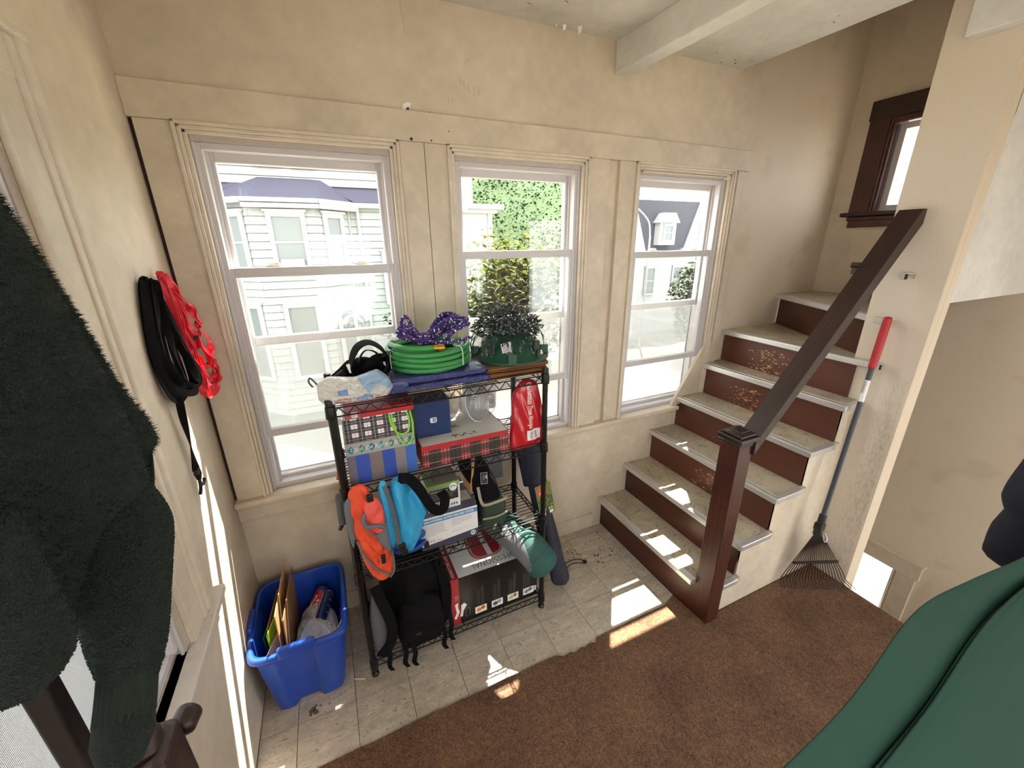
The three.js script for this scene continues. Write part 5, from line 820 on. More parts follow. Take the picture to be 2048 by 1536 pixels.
// ---------------------------------------------------------------- long bags at the right of the shelving
{
  const t = thing('tent_bag', 'teal and grey round-ended bag resting slantwise on the carton', 'bag');
  const teal = mat('#25534d', { roughness: 0.7, bumpMap: sized(texWeave, 0.05), bumpScale: 0.0006 }), gr = mat('#6c6f72', { roughness: 0.75, bumpMap: sized(texWeave, 0.05), bumpScale: 0.0006 });
  const ax = [[1.165, 0.462, 0.175], [1.205, 0.460, 0.30], [1.250, 0.453, 0.425], [1.300, 0.378, 0.530]];
  part('body', limb(ax, [[0.072, 0.072], [0.080, 0.078], [0.080, 0.078], [0.082, 0.080]], { up: V(0.1, 1, 0.4), f: (a, s) => 1 + 0.015 * Math.sin(3 * a + 8 * s) }), teal, t);
  part('grey_side', limb(ax.map(([x, y, z]) => [x - 0.026, y + 0.004, z + 0.002]), [[0.060, 0.060], [0.067, 0.066], [0.068, 0.067], [0.058, 0.060]], { up: V(0.1, 1, 0.4) }), gr, t);
  const dir = V(0.05, -0.075, 0.105).normalize(), e = V(1.288, 0.396, 0.505), q = new THREE.Quaternion().setFromUnitVectors(V(0, 0, 1), dir);
  part('seam', [0, 0.07].map((d) => new THREE.TorusGeometry(0.0825, 0.0022, 6, 60).applyQuaternion(q).translate(e.x - dir.x * d, e.y - dir.y * d, e.z - dir.z * d)), M.grayFab, t);
  part('strap', [tube([[1.255, 0.535, 0.42], [1.30, 0.515, 0.44], [1.333, 0.46, 0.44], [1.335, 0.41, 0.43]], 0.006, 24, 6), tube([[1.19, 0.540, 0.235], [1.22, 0.540, 0.335], [1.255, 0.535, 0.42]], 0.004, 20, 6)], M.blackSoft, t);
  rebase(t);
  const n = thing('chair_bag', 'long navy drawstring bag leaning upright beside the shelving', 'bag');
  const nm = mat('#2a2c3c', { roughness: 0.75, bumpMap: sized(texCrinkle, 0.3), bumpScale: 0.003 });
  part('body', limb([[1.395, 0.90, 0.215], [1.41, 0.70, 0.235], [1.435, 0.45, 0.285], [1.475, 0.22, 0.335], [1.510, 0.055, 0.365]], [[0.050, 0.055], [0.050, 0.056], [0.053, 0.056], [0.052, 0.054], [0.054, 0.054]], { up: V(0, 0, 1), seg: 50, f: (a, s) => 1 + 0.05 * Math.sin(4 * a + 14 * s) + 0.03 * Math.sin(7 * a - 9 * s) }), nm, n);
  part('cord', tube([[1.62, 0.006, 0.24], [1.67, 0.005, 0.235], [1.715, 0.006, 0.245], [1.742, 0.006, 0.275], [1.735, 0.006, 0.292], [1.70, 0.005, 0.27], [1.65, 0.005, 0.262], [1.58, 0.02, 0.30], [1.54, 0.03, 0.33]], 0.0028, 60, 6), M.blackPlastic, n);
  part('cord_lock', rbx(1.728, 1.75, 0.001, 0.016, 0.270, 0.292, 0.004), M.blackPlastic, n);
  rebase(n);
  const m = thing('chair_bag', 'dark navy gathered bag with a printed hang tag behind the shelf post', 'bag');
  part('body', limb([[1.285, 0.905, 0.030], [1.295, 0.78, 0.060], [1.315, 0.60, 0.09]], [[0.040, 0.022], [0.062, 0.026], [0.058, 0.026]], { up: V(0, 0, 1), f: (a, s) => 1 + 0.06 * Math.sin(6 * a + 5 * s) * (1 - s) }).translate(0.128, -0.02, 0.045), mat('#23263a', { roughness: 0.6, bumpMap: sized(texCrinkle, 0.25), bumpScale: 0.003 }), m);
  const tg = canvasTex(192, 384, (c, w, h) => { c.fillStyle = '#6d7d3a'; c.fillRect(0, 0, w, h); c.fillStyle = '#e0562e'; c.beginPath(); c.roundRect(18, 24, 120, 110, 30); c.fill(); c.fillStyle = '#f6f1ea'; c.beginPath(); c.moveTo(36, 110); c.lineTo(76, 46); c.lineTo(118, 110); c.fill(); c.fillStyle = '#e0562e'; c.beginPath(); c.moveTo(66, 110); c.lineTo(78, 80); c.lineTo(90, 110); c.fill(); c.fillStyle = '#3d4a22'; for (let i = 0; i < 40; i++) { c.beginPath(); c.ellipse(rr(0, w), rr(150, 300), 16, 8, rr(0, 3), 0, 7); c.fill(); } c.fillStyle = '#f0ede2'; c.font = 'bold 40px sans-serif'; c.fillText('2-in-1', 70, 330, 100); c.fillRect(20, 344, 150, 30); });
  rebase(m);
  const tagObj = part('hang_tag', place(new THREE.BoxGeometry(0.098, 0.190, 0.0015), [1.425, 0.585, 0.318], [0.97, 0.12, -0.12], [-0.15, 0.95, -0.12]), [M.paper, M.paper, M.paper, M.paper, mat('#ffffff', { roughness: 0.5, map: tg }), M.paper], scene);
  tag(tagObj, 'green and orange printed tag on the navy bag', 'tag');
  single('plastic_sheet', place(bx(0, 0.13, 0, 0.36, 0, 0.003), [1.155, 0.62, 0.055], [0.98, 0.02, 0.1], [0.05, 1, -0.08]), phys('#8d9096', { roughness: 0.35, transmission: 0.3, thickness: 0 }), 'grey translucent plastic sheet standing behind the third shelf', 'sheet');
}
// ---------------------------------------------------------------- recycling bin and what is in it
{
  const b = thing('recycling_bin', 'bright blue plastic recycling bin in the corner', 'bin'), bm = mat('#1e48ac', { roughness: 0.3 });
  const N = 96, ring = (x0, x1, z0, z1, y, rad, dent = 0) => { const row = []; const W = x1 - x0, D = z1 - z0, cx = (x0 + x1) / 2, cz = (z0 + z1) / 2; for (let i = 0; i < N; i++) { const a = i / N * 6.283, c = Math.cos(a), s = Math.sin(a), k = 1 / Math.pow(Math.pow(Math.abs(c), 7) + Math.pow(Math.abs(s), 7), 1 / 7); let x = cx + c * k * W / 2, z = cz + s * k * D / 2; if (dent) { const u = (x - cx) / W, v = (z - cz) / D; if (s > 0.6) z -= dent * (smooth(-0.26, -0.18, u) - smooth(0.10, 0.18, u)); if (s < -0.6) z += dent * (smooth(-0.2, -0.12, u) - smooth(0.12, 0.2, u)); if (Math.abs(c) > 0.75) x -= Math.sign(c) * dent * 0.7 * (smooth(-0.22, -0.14, v) - smooth(0.14, 0.22, v)); } row.push(V(x, y, z)); } return row; };
  const rows = [ring(0.09, 0.30, 0.16, 0.40, 0.002, 0.03), ring(0.062, 0.330, 0.105, 0.445, 0.001, 0.04, 0.026), ring(0.056, 0.336, 0.098, 0.452, 0.010, 0.04, 0.028), ring(0.040, 0.356, 0.080, 0.466, 0.16, 0.05, 0.024), ring(0.028, 0.372, 0.064, 0.478, 0.30, 0.05, 0.012), ring(0.026, 0.376, 0.060, 0.480, 0.335, 0.05), ring(0.012, 0.388, 0.046, 0.494, 0.337, 0.06), ring(0.008, 0.392, 0.042, 0.498, 0.345, 0.06), ring(0.010, 0.390, 0.044, 0.496, 0.362, 0.06), ring(0.020, 0.380, 0.054, 0.486, 0.366, 0.05), ring(0.030, 0.370, 0.064, 0.476, 0.362, 0.05), ring(0.034, 0.366, 0.070, 0.472, 0.30, 0.05, 0.010), ring(0.046, 0.350, 0.086, 0.460, 0.16, 0.05, 0.022), ring(0.062, 0.330, 0.104, 0.446, 0.014, 0.04, 0.026), ring(0.10, 0.29, 0.16, 0.40, 0.012, 0.03)];
  part('tub', skin(rows.map((r) => r.slice().reverse())), bm, b);
  part('handle', [rbx(0.125, 0.262, 0.338, 0.392, 0.476, 0.502, 0.010, 3)], bm, b);
  part('handle', [rbx(0.002, 0.024, 0.338, 0.386, 0.22, 0.34, 0.008, 3)], bm, b);
  rebase(b);
  const lean = (name, label, cat, w, h, d, o, x, y, m) => single(name, place(boxUV(new THREE.BoxGeometry(w, h, d).translate(0, h / 2, 0)), o, x, y), m, label, cat);
  const cb = M.card, cbd = mat('#8a6238', { roughness: 0.85 });
  lean('cardboard', 'tall brown cardboard sheet standing in the bin', 'cardboard', 0.30, 0.485, 0.004, [0.128, 0.018, 0.285], [0.04, 0, -1], [0.03, 1, 0], cb);
  lean('cardboard', 'brown cardboard sheet with a torn edge beside the tallest one', 'cardboard', 0.31, 0.455, 0.004, [0.141, 0.018, 0.280], [0.05, 0, -1], [0.06, 1, 0], cbd);
  lean('cardboard', 'shorter dark cardboard flap behind the lime carton', 'cardboard', 0.22, 0.36, 0.004, [0.100, 0.018, 0.25], [0.1, 0, -1], [-0.03, 1, 0.05], cbd);
  lean('flat_carton', 'flattened lime green carton standing in the bin', 'carton', 0.16, 0.355, 0.003, [0.106, 0.020, 0.31], [0.25, 0, -1], [-0.02, 1, 0.0], mat('#9bc32f', { roughness: 0.5 }));
  lean('flat_carton', 'white folded paper carton at the left of the bin', 'carton', 0.14, 0.29, 0.003, [0.098, 0.020, 0.375], [0.3, 0, -1], [-0.05, 1, 0.05], M.paper);
  lean('flat_carton', 'dark green flattened carton by the left rim of the bin', 'carton', 0.12, 0.315, 0.003, [0.082, 0.020, 0.30], [0.15, 0, -1], [-0.05, 1, 0], mat('#1d6b46', { roughness: 0.5 }));
  const can = (label, o, d, r, L, body, band) => {
    const c = thing('drink_can', label, 'can'), D = V(...d).normalize(), q = new THREE.Quaternion().setFromUnitVectors(V(0, 1, 0), D), pos = V(...o);
    const tx = canvasTex(256, 256, (k, w, h) => { k.fillStyle = body; k.fillRect(0, 0, w, h); if (band) { k.fillStyle = band; k.fillRect(0, 90, w, 80); k.fillStyle = '#efe9e6'; k.font = 'italic bold 54px serif'; k.fillText('cola', 20, 148); k.fillText('cola', 148, 148); } else { lines(k, 20, 60, 90, 6, 22, '#9aa2b4', 6); k.fillStyle = '#c9ccd6'; k.fillRect(150, 50, 70, 120); } });
    part('body', lathe([[r * 0.8, 0.004], [r, 0.012], [r, L - 0.014], [r * 0.82, L - 0.002]], 36).applyQuaternion(q).translate(pos.x, pos.y, pos.z), phys('#ffffff', { map: tx, roughness: 0.3, metalness: 0.35 }), c);
    part('lid', lathe([[0.0005, L - 0.005], [r * 0.74, L - 0.005], [r * 0.8, L], [r * 0.84, L - 0.001]], 36).applyQuaternion(q).translate(pos.x, pos.y, pos.z), M.steel, c);
    part('base', lathe([[0.0005, 0.006], [r * 0.6, 0.003], [r * 0.78, 0.0], [r * 0.82, 0.005]], 36).applyQuaternion(q).translate(pos.x, pos.y, pos.z), M.steel, c);
    rebase(c);
  };
  can('large blue can with a red band lying in the bin', [0.215, 0.205, 0.215], [0.42, 0.42, -0.62], 0.033, 0.15, '#274b8e', '#c0323a');
  can('slim navy can lying across the white plastic in the bin', [0.262, 0.258, 0.290], [0.28, 0.22, -0.72], 0.0265, 0.135, '#25345e', null);
  const w = pillow([[0.172, -0.425], [0.25, -0.43], [0.325, -0.40], [0.335, -0.28], [0.31, -0.19], [0.22, -0.13], [0.165, -0.25]], 0.060, { back: 0.8, n: 140, rings: 26, fold: (x, y) => 0.05 * (ridge(x * 16, y * 16, 5) - 0.5) + 0.025 * (ridge(x * 44, y * 44, 6) - 0.5) }).rotateX(-Math.PI / 2).translate(0, 0.195, 0);
  single('plastic_bag', w, phys('#f2f2f4', { roughness: 0.35, transmission: 0.3, thickness: 0, bumpMap: sized(texCrinkle, 0.2), bumpScale: 0.004 }), 'crumpled white translucent plastic bag inside the bin', 'plastic bag');
  lean('flat_carton', 'small white printed packet at the right inside the bin', 'carton', 0.10, 0.12, 0.004, [0.322, 0.165, 0.355], [0.35, -0.2, -1], [0.2, 0.9, 0.1], mat('#ffffff', { roughness: 0.5, map: canvasTex(128, 128, (c, ww, hh) => { c.fillStyle = '#eceae4'; c.fillRect(0, 0, ww, hh); c.fillStyle = '#1d5a3a'; c.fillRect(70, 0, 58, hh); lines(c, 10, 20, 46, 6, 16, '#444', 6); }) }));
  single('straw', rod(V(0.37, 0.003, 0.432), V(0.415, 0.003, 0.452), 0.0022), M.white2, 'short white plastic straw piece on the floor by the shelf foot', 'straw');
}
// ---------------------------------------------------------------- rake against the wall end
{
  const r = thing('leaf_rake', 'fan leaf rake with a red grip leaning against the wall end', 'rake'), S = V(2.776, 0.452, 0.968), T = V(2.945, 1.545, 0.925), dk = mat('#2a1b1a', { roughness: 0.5, metalness: 0.3 });
  const at = (t) => S.clone().lerp(T, t);
  part('handle', rod(at(0), at(0.8), 0.0115, 0.0115, 16), mat('#3b3f48', { roughness: 0.45 }), r);
  part('grip', limb([at(0.775), at(0.85), at(0.93), at(0.99)], [0.0165, 0.0175, 0.0175, 0.017], { up: V(0, 0, 1), seg: 20, ring: 18 }), mat('#b3141f', { roughness: 0.45 }), r);
  part('price_label', rod(at(0.615), at(0.715), 0.0120, 0.0120, 16), mat('#ffffff', { roughness: 0.5, map: canvasTex(64, 128, (c, w, h) => { c.fillStyle = '#e9e7e4'; c.fillRect(0, 0, w, h); for (let i = 0; i < 14; i++) { c.fillStyle = '#333'; c.fillRect(30, 8 + i * 5, 20, i % 3 ? 2 : 3); } }) }), r);
  part('socket', [rod(at(-0.075), at(0.035), 0.021, 0.017, 14), rbx(S.x - 0.024, S.x + 0.022, S.y - 0.055, S.y - 0.01, S.z - 0.02, S.z + 0.018, 0.006)], M.blackPlastic, r);
  part('spring', tube([[S.x - 0.02, S.y - 0.06, S.z + 0.03], [S.x - 0.01, S.y - 0.10, S.z + 0.045], [S.x + 0.005, S.y - 0.085, S.z + 0.045], [S.x, S.y - 0.055, S.z + 0.03]], 0.003, 20, 6), M.steel, r);
  const A = V(2.640, 0.006, 0.900), B = V(3.010, 0.012, 1.085), O = at(-0.05), tineAt = (t) => { const tip = A.clone().lerp(B, t); tip.y = 0.006; const k = O.clone().lerp(tip, 0.84), q = (f) => O.clone().lerp(tip, f).add(V((t - 0.5) * 0.02, 0, 0)); return [q(0.05), q(0.2), q(0.4), q(0.6), q(0.76), k.clone().lerp(tip, 0.25), k.clone().lerp(tip, 0.6).add(V(0, 0.004, 0.012)), tip.clone().add(V(0.004, 0, 0.034))]; };
  for (let i = 0; i < 22; i++) part('tine', tube(tineAt(i / 21), 0.0023, 24, 5), dk, r);
  const ca = O.clone().lerp(A, 0.56), cb = O.clone().lerp(B, 0.56); part('crossbar', bar(ca.clone().add(V(-0.012, 0, 0.004)), cb.clone().add(V(0.012, 0, 0.004)), 0.010, 0.016, V(0, 1, 0), 0.003), dk, r);
  rebase(r);
}

// ---------------------------------------------------------------- leash and straps on the left wall
{
  const clearHook = phys('#ffffff', { transmission: 0.9, roughness: 0.1, thickness: 0 });
  for (const [z, l] of [[0.330, 'clear adhesive wall hook holding the black leash'], [0.205, 'clear adhesive wall hook holding the red straps']]) {
    const h = thing('wall_hook', l, 'hook'); part('plate', rbx(0.0005, 0.004, 1.785, 1.835, z - 0.010, z + 0.010, 0.0015), clearHook, h); part('prong', tube([[0.004, 1.80, z], [0.018, 1.792, z], [0.022, 1.802, z]], 0.003, 12, 6), clearHook, h); rebase(h);
  }
  const b = thing('leash', 'long black webbing leash looped on a hook with a metal clip', 'leash'), loop = (p, w, k) => part('webbing', ribbon(p.map(([z, y, x]) => [x, y, z]), w, 0.003, { face: (t) => { const a = 0.7 + 0.9 * Math.sin(t * 6.283 * 2 + k); return V(Math.cos(a), 0.15 * Math.sin(t * 6.283 * 3 + k), Math.sin(a)).normalize(); }, seg: 130, closed: true }), M.black, b);
  loop([[0.33, 1.800, 0.016], [0.39, 1.70, 0.014], [0.425, 1.56, 0.014], [0.41, 1.45, 0.018], [0.33, 1.415, 0.024], [0.26, 1.45, 0.020], [0.27, 1.58, 0.018], [0.30, 1.72, 0.020]], 0.022, 0);
  loop([[0.325, 1.795, 0.026], [0.375, 1.70, 0.022], [0.405, 1.57, 0.022], [0.375, 1.46, 0.030], [0.29, 1.425, 0.040], [0.225, 1.46, 0.036], [0.24, 1.57, 0.030], [0.285, 1.71, 0.028]], 0.022, 1);
  loop([[0.335, 1.795, 0.034], [0.36, 1.70, 0.032], [0.385, 1.60, 0.030], [0.36, 1.49, 0.040], [0.28, 1.44, 0.056], [0.21, 1.475, 0.052], [0.235, 1.60, 0.040], [0.30, 1.72, 0.034]], 0.022, 2);
  loop([[0.330, 1.790, 0.040], [0.37, 1.69, 0.030], [0.40, 1.55, 0.030], [0.36, 1.47, 0.038], [0.315, 1.47, 0.040], [0.325, 1.58, 0.036], [0.335, 1.70, 0.040]], 0.022, 3);
  loop([[0.325, 1.798, 0.022], [0.345, 1.70, 0.024], [0.375, 1.56, 0.026], [0.35, 1.45, 0.034], [0.27, 1.42, 0.050], [0.235, 1.49, 0.046], [0.275, 1.60, 0.036], [0.31, 1.72, 0.028]], 0.022, 5);
  part('webbing', ribbon([[0.022, 1.795, 0.345], [0.020, 1.72, 0.385], [0.020, 1.60, 0.425], [0.020, 1.50, 0.42], [0.026, 1.43, 0.37]], 0.026, 0.004, { face: V(0.7, 0, 0.7) }), M.black, b);
  part('tail', ribbon([[0.028, 1.435, 0.375], [0.022, 1.36, 0.372], [0.018, 1.28, 0.366], [0.016, 1.20, 0.372], [0.016, 1.165, 0.376]], 0.022, 0.003, { face: V(0.6, 0, 0.8), twist: 3.4 }), M.black, b);
  part('clip', [limb([[0.018, 1.170, 0.376], [0.018, 1.155, 0.378], [0.018, 1.135, 0.380]], [0.010, 0.012, 0.007], { up: V(1, 0, 0), seg: 10, ring: 12 }), tube([[0.018, 1.14, 0.380], [0.018, 1.115, 0.384], [0.018, 1.098, 0.398], [0.018, 1.092, 0.408]], 0.0055, 16, 8), tube([[0.018, 1.118, 0.382], [0.018, 1.105, 0.365], [0.020, 1.108, 0.348], [0.02, 1.118, 0.342]], 0.0055, 16, 8)], mat('#2a2422', { roughness: 0.4, metalness: 0.5 }), b);
  rebase(b);
  const r = thing('strap_bundle', 'bright red webbing straps bundled on a hook in the corner', 'straps'), rm = phys('#e8253a', { roughness: 0.4, sheen: 0.3, sheenColor: new THREE.Color('#ff6070'), transmission: 0.15, thickness: 0 });
  const L = (p, k) => part('webbing', ribbon(p, 0.023, 0.002, { face: (t) => { const a = 0.8 + 1.5 * Math.sin(t * 6.283 * 3 + k) + 0.5 * Math.sin(t * 6.283 * 5 + 2 * k); return V(Math.cos(a), 0.25 * Math.sin(t * 6.283 * 4 + k), Math.sin(a)).normalize(); }, seg: 160, closed: true }), rm, r);
  L([[0.022, 1.808, 0.205], [0.040, 1.72, 0.165], [0.055, 1.60, 0.135], [0.075, 1.49, 0.115], [0.072, 1.42, 0.125], [0.050, 1.40, 0.150], [0.040, 1.50, 0.165], [0.030, 1.66, 0.185]], 0);
  L([[0.024, 1.806, 0.200], [0.048, 1.74, 0.150], [0.066, 1.66, 0.118], [0.062, 1.585, 0.120], [0.045, 1.55, 0.150], [0.034, 1.66, 0.175]], 1.4);
  L([[0.026, 1.804, 0.210], [0.042, 1.70, 0.175], [0.060, 1.56, 0.140], [0.086, 1.46, 0.112], [0.078, 1.385, 0.128], [0.052, 1.375, 0.160], [0.044, 1.52, 0.170], [0.034, 1.68, 0.190]], 2.6);
  L([[0.028, 1.802, 0.206], [0.036, 1.66, 0.190], [0.046, 1.52, 0.175], [0.062, 1.40, 0.158], [0.048, 1.365, 0.180], [0.036, 1.48, 0.190], [0.030, 1.66, 0.200]], 4);
  L([[0.024, 1.80, 0.19], [0.052, 1.71, 0.145], [0.075, 1.61, 0.11], [0.082, 1.53, 0.10], [0.060, 1.47, 0.135], [0.046, 1.56, 0.155], [0.034, 1.69, 0.18]], 5.2);
  L([[0.024, 1.80, 0.20], [0.045, 1.66, 0.16], [0.066, 1.52, 0.13], [0.088, 1.43, 0.105], [0.066, 1.40, 0.14], [0.050, 1.46, 0.16], [0.040, 1.60, 0.178]], 6.4);
  part('label', place(new THREE.BoxGeometry(0.016, 0.018, 0.002), [0.064, 1.585, 0.172], [0.6, -0.2, -0.7], [0.2, 0.9, 0]), M.blackPlastic, r);
  rebase(r);
}
// ---------------------------------------------------------------- fleece jacket on a coat tree at the left
{
  const c = thing('coat_tree', 'dark carved wooden coat tree by the left window', 'coat tree');
  part('pole', rbx(0.134, 0.160, 0.02, 1.62, 1.394, 1.420, 0.006), mat('#2c1f1b', { roughness: 0.5, map: sized(texWood, [0.9, 0.5]) }), c);
  part('base', [bar(V(0.0 + 0.03, 0.03, 1.408), V(0.40, 0.03, 1.408), 0.05, 0.044, V(0, 1, 0), 0.006), bar(V(0.148, 0.03, 1.16), V(0.148, 0.03, 1.66), 0.05, 0.044, V(0, 1, 0), 0.006)], M.woodDark, c);
  const knob = part('carved_block', [jiggle(rbx(0.120, 0.195, 1.04, 1.185, 1.30, 1.385, 0.014, 4), 0.004, 60), limb([[0.16, 1.185, 1.335], [0.165, 1.20, 1.33]], [[0.028, 0.03], [0.02, 0.02]], { up: V(0, 0, 1), seg: 8 })], M.woodDark, c);
  part('peg', [rod(V(0.165, 1.12, 1.32), V(0.185, 1.128, 1.275), 0.010, 0.009, 14), limb([[0.183, 1.127, 1.280], [0.190, 1.132, 1.262]], [[0.020, 0.022], [0.019, 0.022]], { up: V(0, 1, 0.2), seg: 6, ring: 20 })], M.woodDark, knob);
  part('peg', [rod(V(0.148, 1.58, 1.41), V(0.20, 1.61, 1.34), 0.010, 0.008, 12)], M.woodDark, c);
  rebase(c);
  const j = thing('fleece_jacket', 'dark green fuzzy fleece jacket hanging on the coat tree', 'jacket');
  const fm = phys('#1f2a23', { roughness: 1, bumpMap: sized(texFleece, 0.11), bumpScale: 0.006, sheen: 0.3, sheenColor: new THREE.Color('#4a5f50'), sheenRoughness: 0.7 });
  const Z = (list) => list.map(([z, y]) => [-z, y]);
  const wall = (g, x) => g.applyMatrix4(new THREE.Matrix4().makeRotationY(Math.PI / 2)).translate(x, 0, 0);
  const body = wall(pillow(Z([[1.30, 2.02], [1.215, 1.93], [1.150, 1.80], [1.105, 1.68], [1.058, 1.565], [1.10, 1.535], [1.20, 1.49], [1.36, 1.47], [1.50, 1.56], [1.56, 1.75], [1.52, 1.95], [1.42, 2.03]]), 0.060, { back: 0.7, n: 120, rings: 30, pow: 3, c: [-1.32, 1.74], fold: (x, y) => 0.016 * Math.sin(x * 26 + y * 6) + 0.014 * n3(x * 9, y * 7, 2) }), 0.170);
  part('body', body, fm, j);
  const slv = limb([[0.15, 1.65, 1.18], [0.185, 1.575, 1.25], [0.205, 1.52, 1.285], [0.215, 1.442, 1.352], [0.214, 1.394, 1.384], [0.213, 1.376, 1.398]], [[0.045, 0.035], [0.062, 0.045], [0.070, 0.052], [0.054, 0.044], [0.036, 0.032], [0.031, 0.028]], { up: V(1, 0, 0), seg: 70, ring: 50, f: (a, t) => 1 + 0.05 * Math.sin(3 * a + 9 * t) + 0.03 * Math.sin(18 * t) });
  const sl = part('sleeve', slv, fm, j);
  const rib = part('cuff', limb([[0.213, 1.384, 1.392], [0.212, 1.364, 1.410], [0.211, 1.348, 1.426]], [[0.031, 0.028], [0.031, 0.028], [0.031, 0.028]], { up: V(1, 0, 0), seg: 16, ring: 120, cap: 2, f: (a) => 1 + 0.035 * Math.sin(26 * a) }), mat('#1a261e', { roughness: 0.95 }), sl);
  part('turned_cuff', limb([[0.211, 1.350, 1.424], [0.211, 1.334, 1.440], [0.210, 1.318, 1.456]], [[0.031, 0.028], [0.032, 0.029], [0.022, 0.021]], { up: V(1, 0, 0), seg: 16, ring: 40 }), fm, sl);
  const sl2 = limb([[0.20, 1.66, 1.50], [0.205, 1.585, 1.498], [0.205, 1.545, 1.492], [0.204, 1.528, 1.486]], [[0.05, 0.045], [0.048, 0.040], [0.046, 0.038], [0.040, 0.034]], { up: V(1, 0, 0), seg: 40, ring: 40 });
  part('sleeve', sl2, fm, j);
  part('hem', ribbon([[0.178, 1.566, 1.066], [0.185, 1.545, 1.095], [0.195, 1.525, 1.14], [0.205, 1.512, 1.19]], 0.012, 0.012, { face: V(1, 0, 0) }), M.blackSoft, j);
  // fleece tufts on body and sleeves
  const tuft = new THREE.ConeGeometry(0.00075, 0.0075, 3).translate(0, 0.0028, 0), pts = [];
  for (const [g, n] of [[body, 17000], [slv, 15000], [sl2, 4000]]) {
    const p = g.attributes.position, nn = g.attributes.normal, ix = g.index.array, nt = ix.length / 3; let tot = 0; const cum = [], a = V(0, 0, 0), b = V(0, 0, 0), d = V(0, 0, 0);
    for (let t = 0; t < nt; t++) { a.fromBufferAttribute(p, ix[3 * t]); b.fromBufferAttribute(p, ix[3 * t + 1]).sub(a); d.fromBufferAttribute(p, ix[3 * t + 2]).sub(a); tot += b.cross(d).length() / 2; cum.push(tot); }
    for (let i = 0; i < n; i++) { const r = rnd() * tot; let lo = 0, hi = nt - 1; while (lo < hi) { const m = (lo + hi) >> 1; if (cum[m] < r) lo = m + 1; else hi = m; } let u = rnd(), v = rnd(); if (u + v > 1) { u = 1 - u; v = 1 - v; } const q = V(0, 0, 0), w = V(0, 0, 0); [[0, 1 - u - v], [1, u], [2, v]].forEach(([k, f]) => { q.addScaledVector(V(0, 0, 0).fromBufferAttribute(p, ix[3 * lo + k]), f); w.addScaledVector(V(0, 0, 0).fromBufferAttribute(nn, ix[3 * lo + k]), f); }); pts.push([q, w.normalize()]); }
  }
  const im = new THREE.InstancedMesh(tuft, mat('#27352c', { roughness: 1 }), pts.length), o = new THREE.Object3D();
  pts.forEach(([q, w], i) => { o.position.copy(q); const d = w.clone().add(V(rr(-0.7, 0.7), rr(-0.9, 0.3), rr(-0.7, 0.7))).normalize(); o.quaternion.setFromUnitVectors(V(0, 1, 0), d); const s = rr(0.6, 1.5); o.scale.set(s, s, s); o.updateMatrix(); im.setMatrixAt(i, o.matrix); });
  im.name = 'fleece_pile'; im.userData.kind = 'stuff'; im.castShadow = im.receiveShadow = true; j.add(im);
}
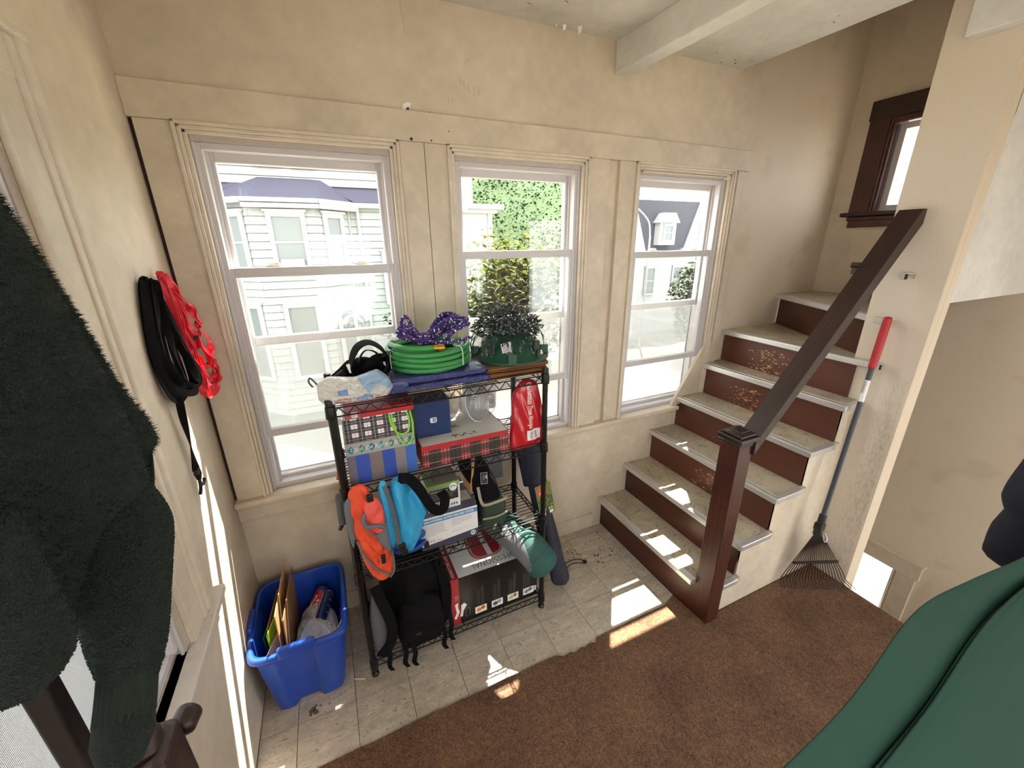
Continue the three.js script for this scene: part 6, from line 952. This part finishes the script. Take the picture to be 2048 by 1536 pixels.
// ---------------------------------------------------------------- coats at the right edge
{
  const g = thing('coat', 'smooth deep green coat draped in broad folds in the right foreground', 'coat');
  const L = [[1.718, 1.507, 1.836], [1.593, 1.451, 1.812], [1.478, 1.404, 1.79], [1.374, 1.368, 1.768], [1.274, 1.327, 1.751], [1.157, 1.224, 1.749], [1.033, 1.133, 1.74], [0.898, 1.03, 1.729]], R = [[1.829, 1.5, 1.877], [1.793, 1.433, 1.91], [1.747, 1.357, 1.942], [1.695, 1.286, 1.968], [1.652, 1.188, 1.998], [1.611, 1.093, 2.027], [1.557, 0.968, 2.063], [1.494, 0.813, 2.105]];
  const cl = curve(L), cr = curve(R), prof = [0, 0.024, 0.018, -0.020, 0.006, 0.026, 0.034, 0.038, 0.036, 0.028, 0.004, -0.034, -0.012, 0.020, 0.028, 0.010, -0.01, 0.012, 0];
  const fold = (s, t) => { const x = s * (prof.length - 1), i = Math.min(prof.length - 2, Math.floor(x)), k = x - i, q = k * k * (3 - 2 * k); return lerp(prof[i], prof[i + 1], q) * smooth(0.0, 0.55, t) * 1.25 + 0.004 * Math.sin(9 * s + 14 * t); };
  const rows = [], A = V(0, 0, 0);
  for (let i = 0; i <= 60; i++) {
    const t = i / 60, l = cl.getPoint(t), r = cr.getPoint(t), n = V(-0.62, 0.42, 0.10 - 0.4).normalize(), row = [], m = 72;
    for (let k = 0; k < m; k++) { const s = k / m; row.push(l.clone().lerp(r, s).addScaledVector(n, fold(s, t) + 0.03 * Math.sin(Math.PI * s) * t)); }
    for (let k = 0; k < m; k++) { const s = 1 - k / m; row.push(l.clone().lerp(r, s).addScaledVector(n, -0.05 * Math.sin(Math.PI * s))); }
    rows.push(row);
  }
  const shut = (r) => { const c = r.reduce((s, p) => s.add(p), V(0, 0, 0)).multiplyScalar(1 / r.length); return r.map(() => c.clone()); };
  part('body', skin([shut(rows[0]), ...rows, shut(rows[60])]), phys('#133a2b', { roughness: 0.85, bumpMap: sized(texWeave, 0.03), bumpScale: 0.0003, sheen: 0.25, sheenColor: new THREE.Color('#4f8a78'), sheenRoughness: 0.5, side: THREE.DoubleSide }), g);
  rebase(g);
  const n = thing('navy_garment', 'dark navy quilted garment edge showing behind the green coat', 'garment'), nm = mat('#1b1e2e', { roughness: 0.85, bumpMap: sized(texWeave, 0.04), bumpScale: 0.0008 });
  part('hood', limb([[1.739, 1.473, 1.73], [1.703, 1.409, 1.739], [1.702, 1.349, 1.761], [1.739, 1.39, 1.762], [1.682, 1.336, 1.757], [1.648, 1.301, 1.755]].slice(0, 3), [[0.026, 0.03], [0.032, 0.04], [0.024, 0.03]], { up: V(0, 0, 1) }), nm, n);
  part('sleeve', limb([[1.739, 1.473, 1.73], [1.703, 1.409, 1.739], [1.702, 1.349, 1.761], [1.739, 1.39, 1.762], [1.682, 1.336, 1.757], [1.648, 1.301, 1.755]].slice(3, 6), [[0.045, 0.05], [0.046, 0.05], [0.034, 0.04]], { up: V(0, 0, 1) }), nm, n);
  rebase(n);
  const s = thing('coat_stand', 'wooden coat stand holding the coats just right of view', 'coat stand');
  part('pole', rod(V(1.88, 0.02, 1.93), V(1.88, 1.66, 1.93), 0.022, 0.018, 16), M.woodDark, s);
  part('hook', tube([[1.88, 1.58, 1.93], [1.84, 1.57, 1.905], [1.80, 1.54, 1.875], [1.785, 1.525, 1.862], [1.775, 1.545, 1.855]], 0.008, 24, 8), M.woodDark, s);
  part('base', lathe([[0.001, 0.0], [0.2, 0.0], [0.2, 0.02], [0.03, 0.05], [0.024, 0.06]], 32).translate(1.88, 0.0078, 1.93), M.woodDark, s);
  rebase(s);
}

renderer.render(scene, camera);
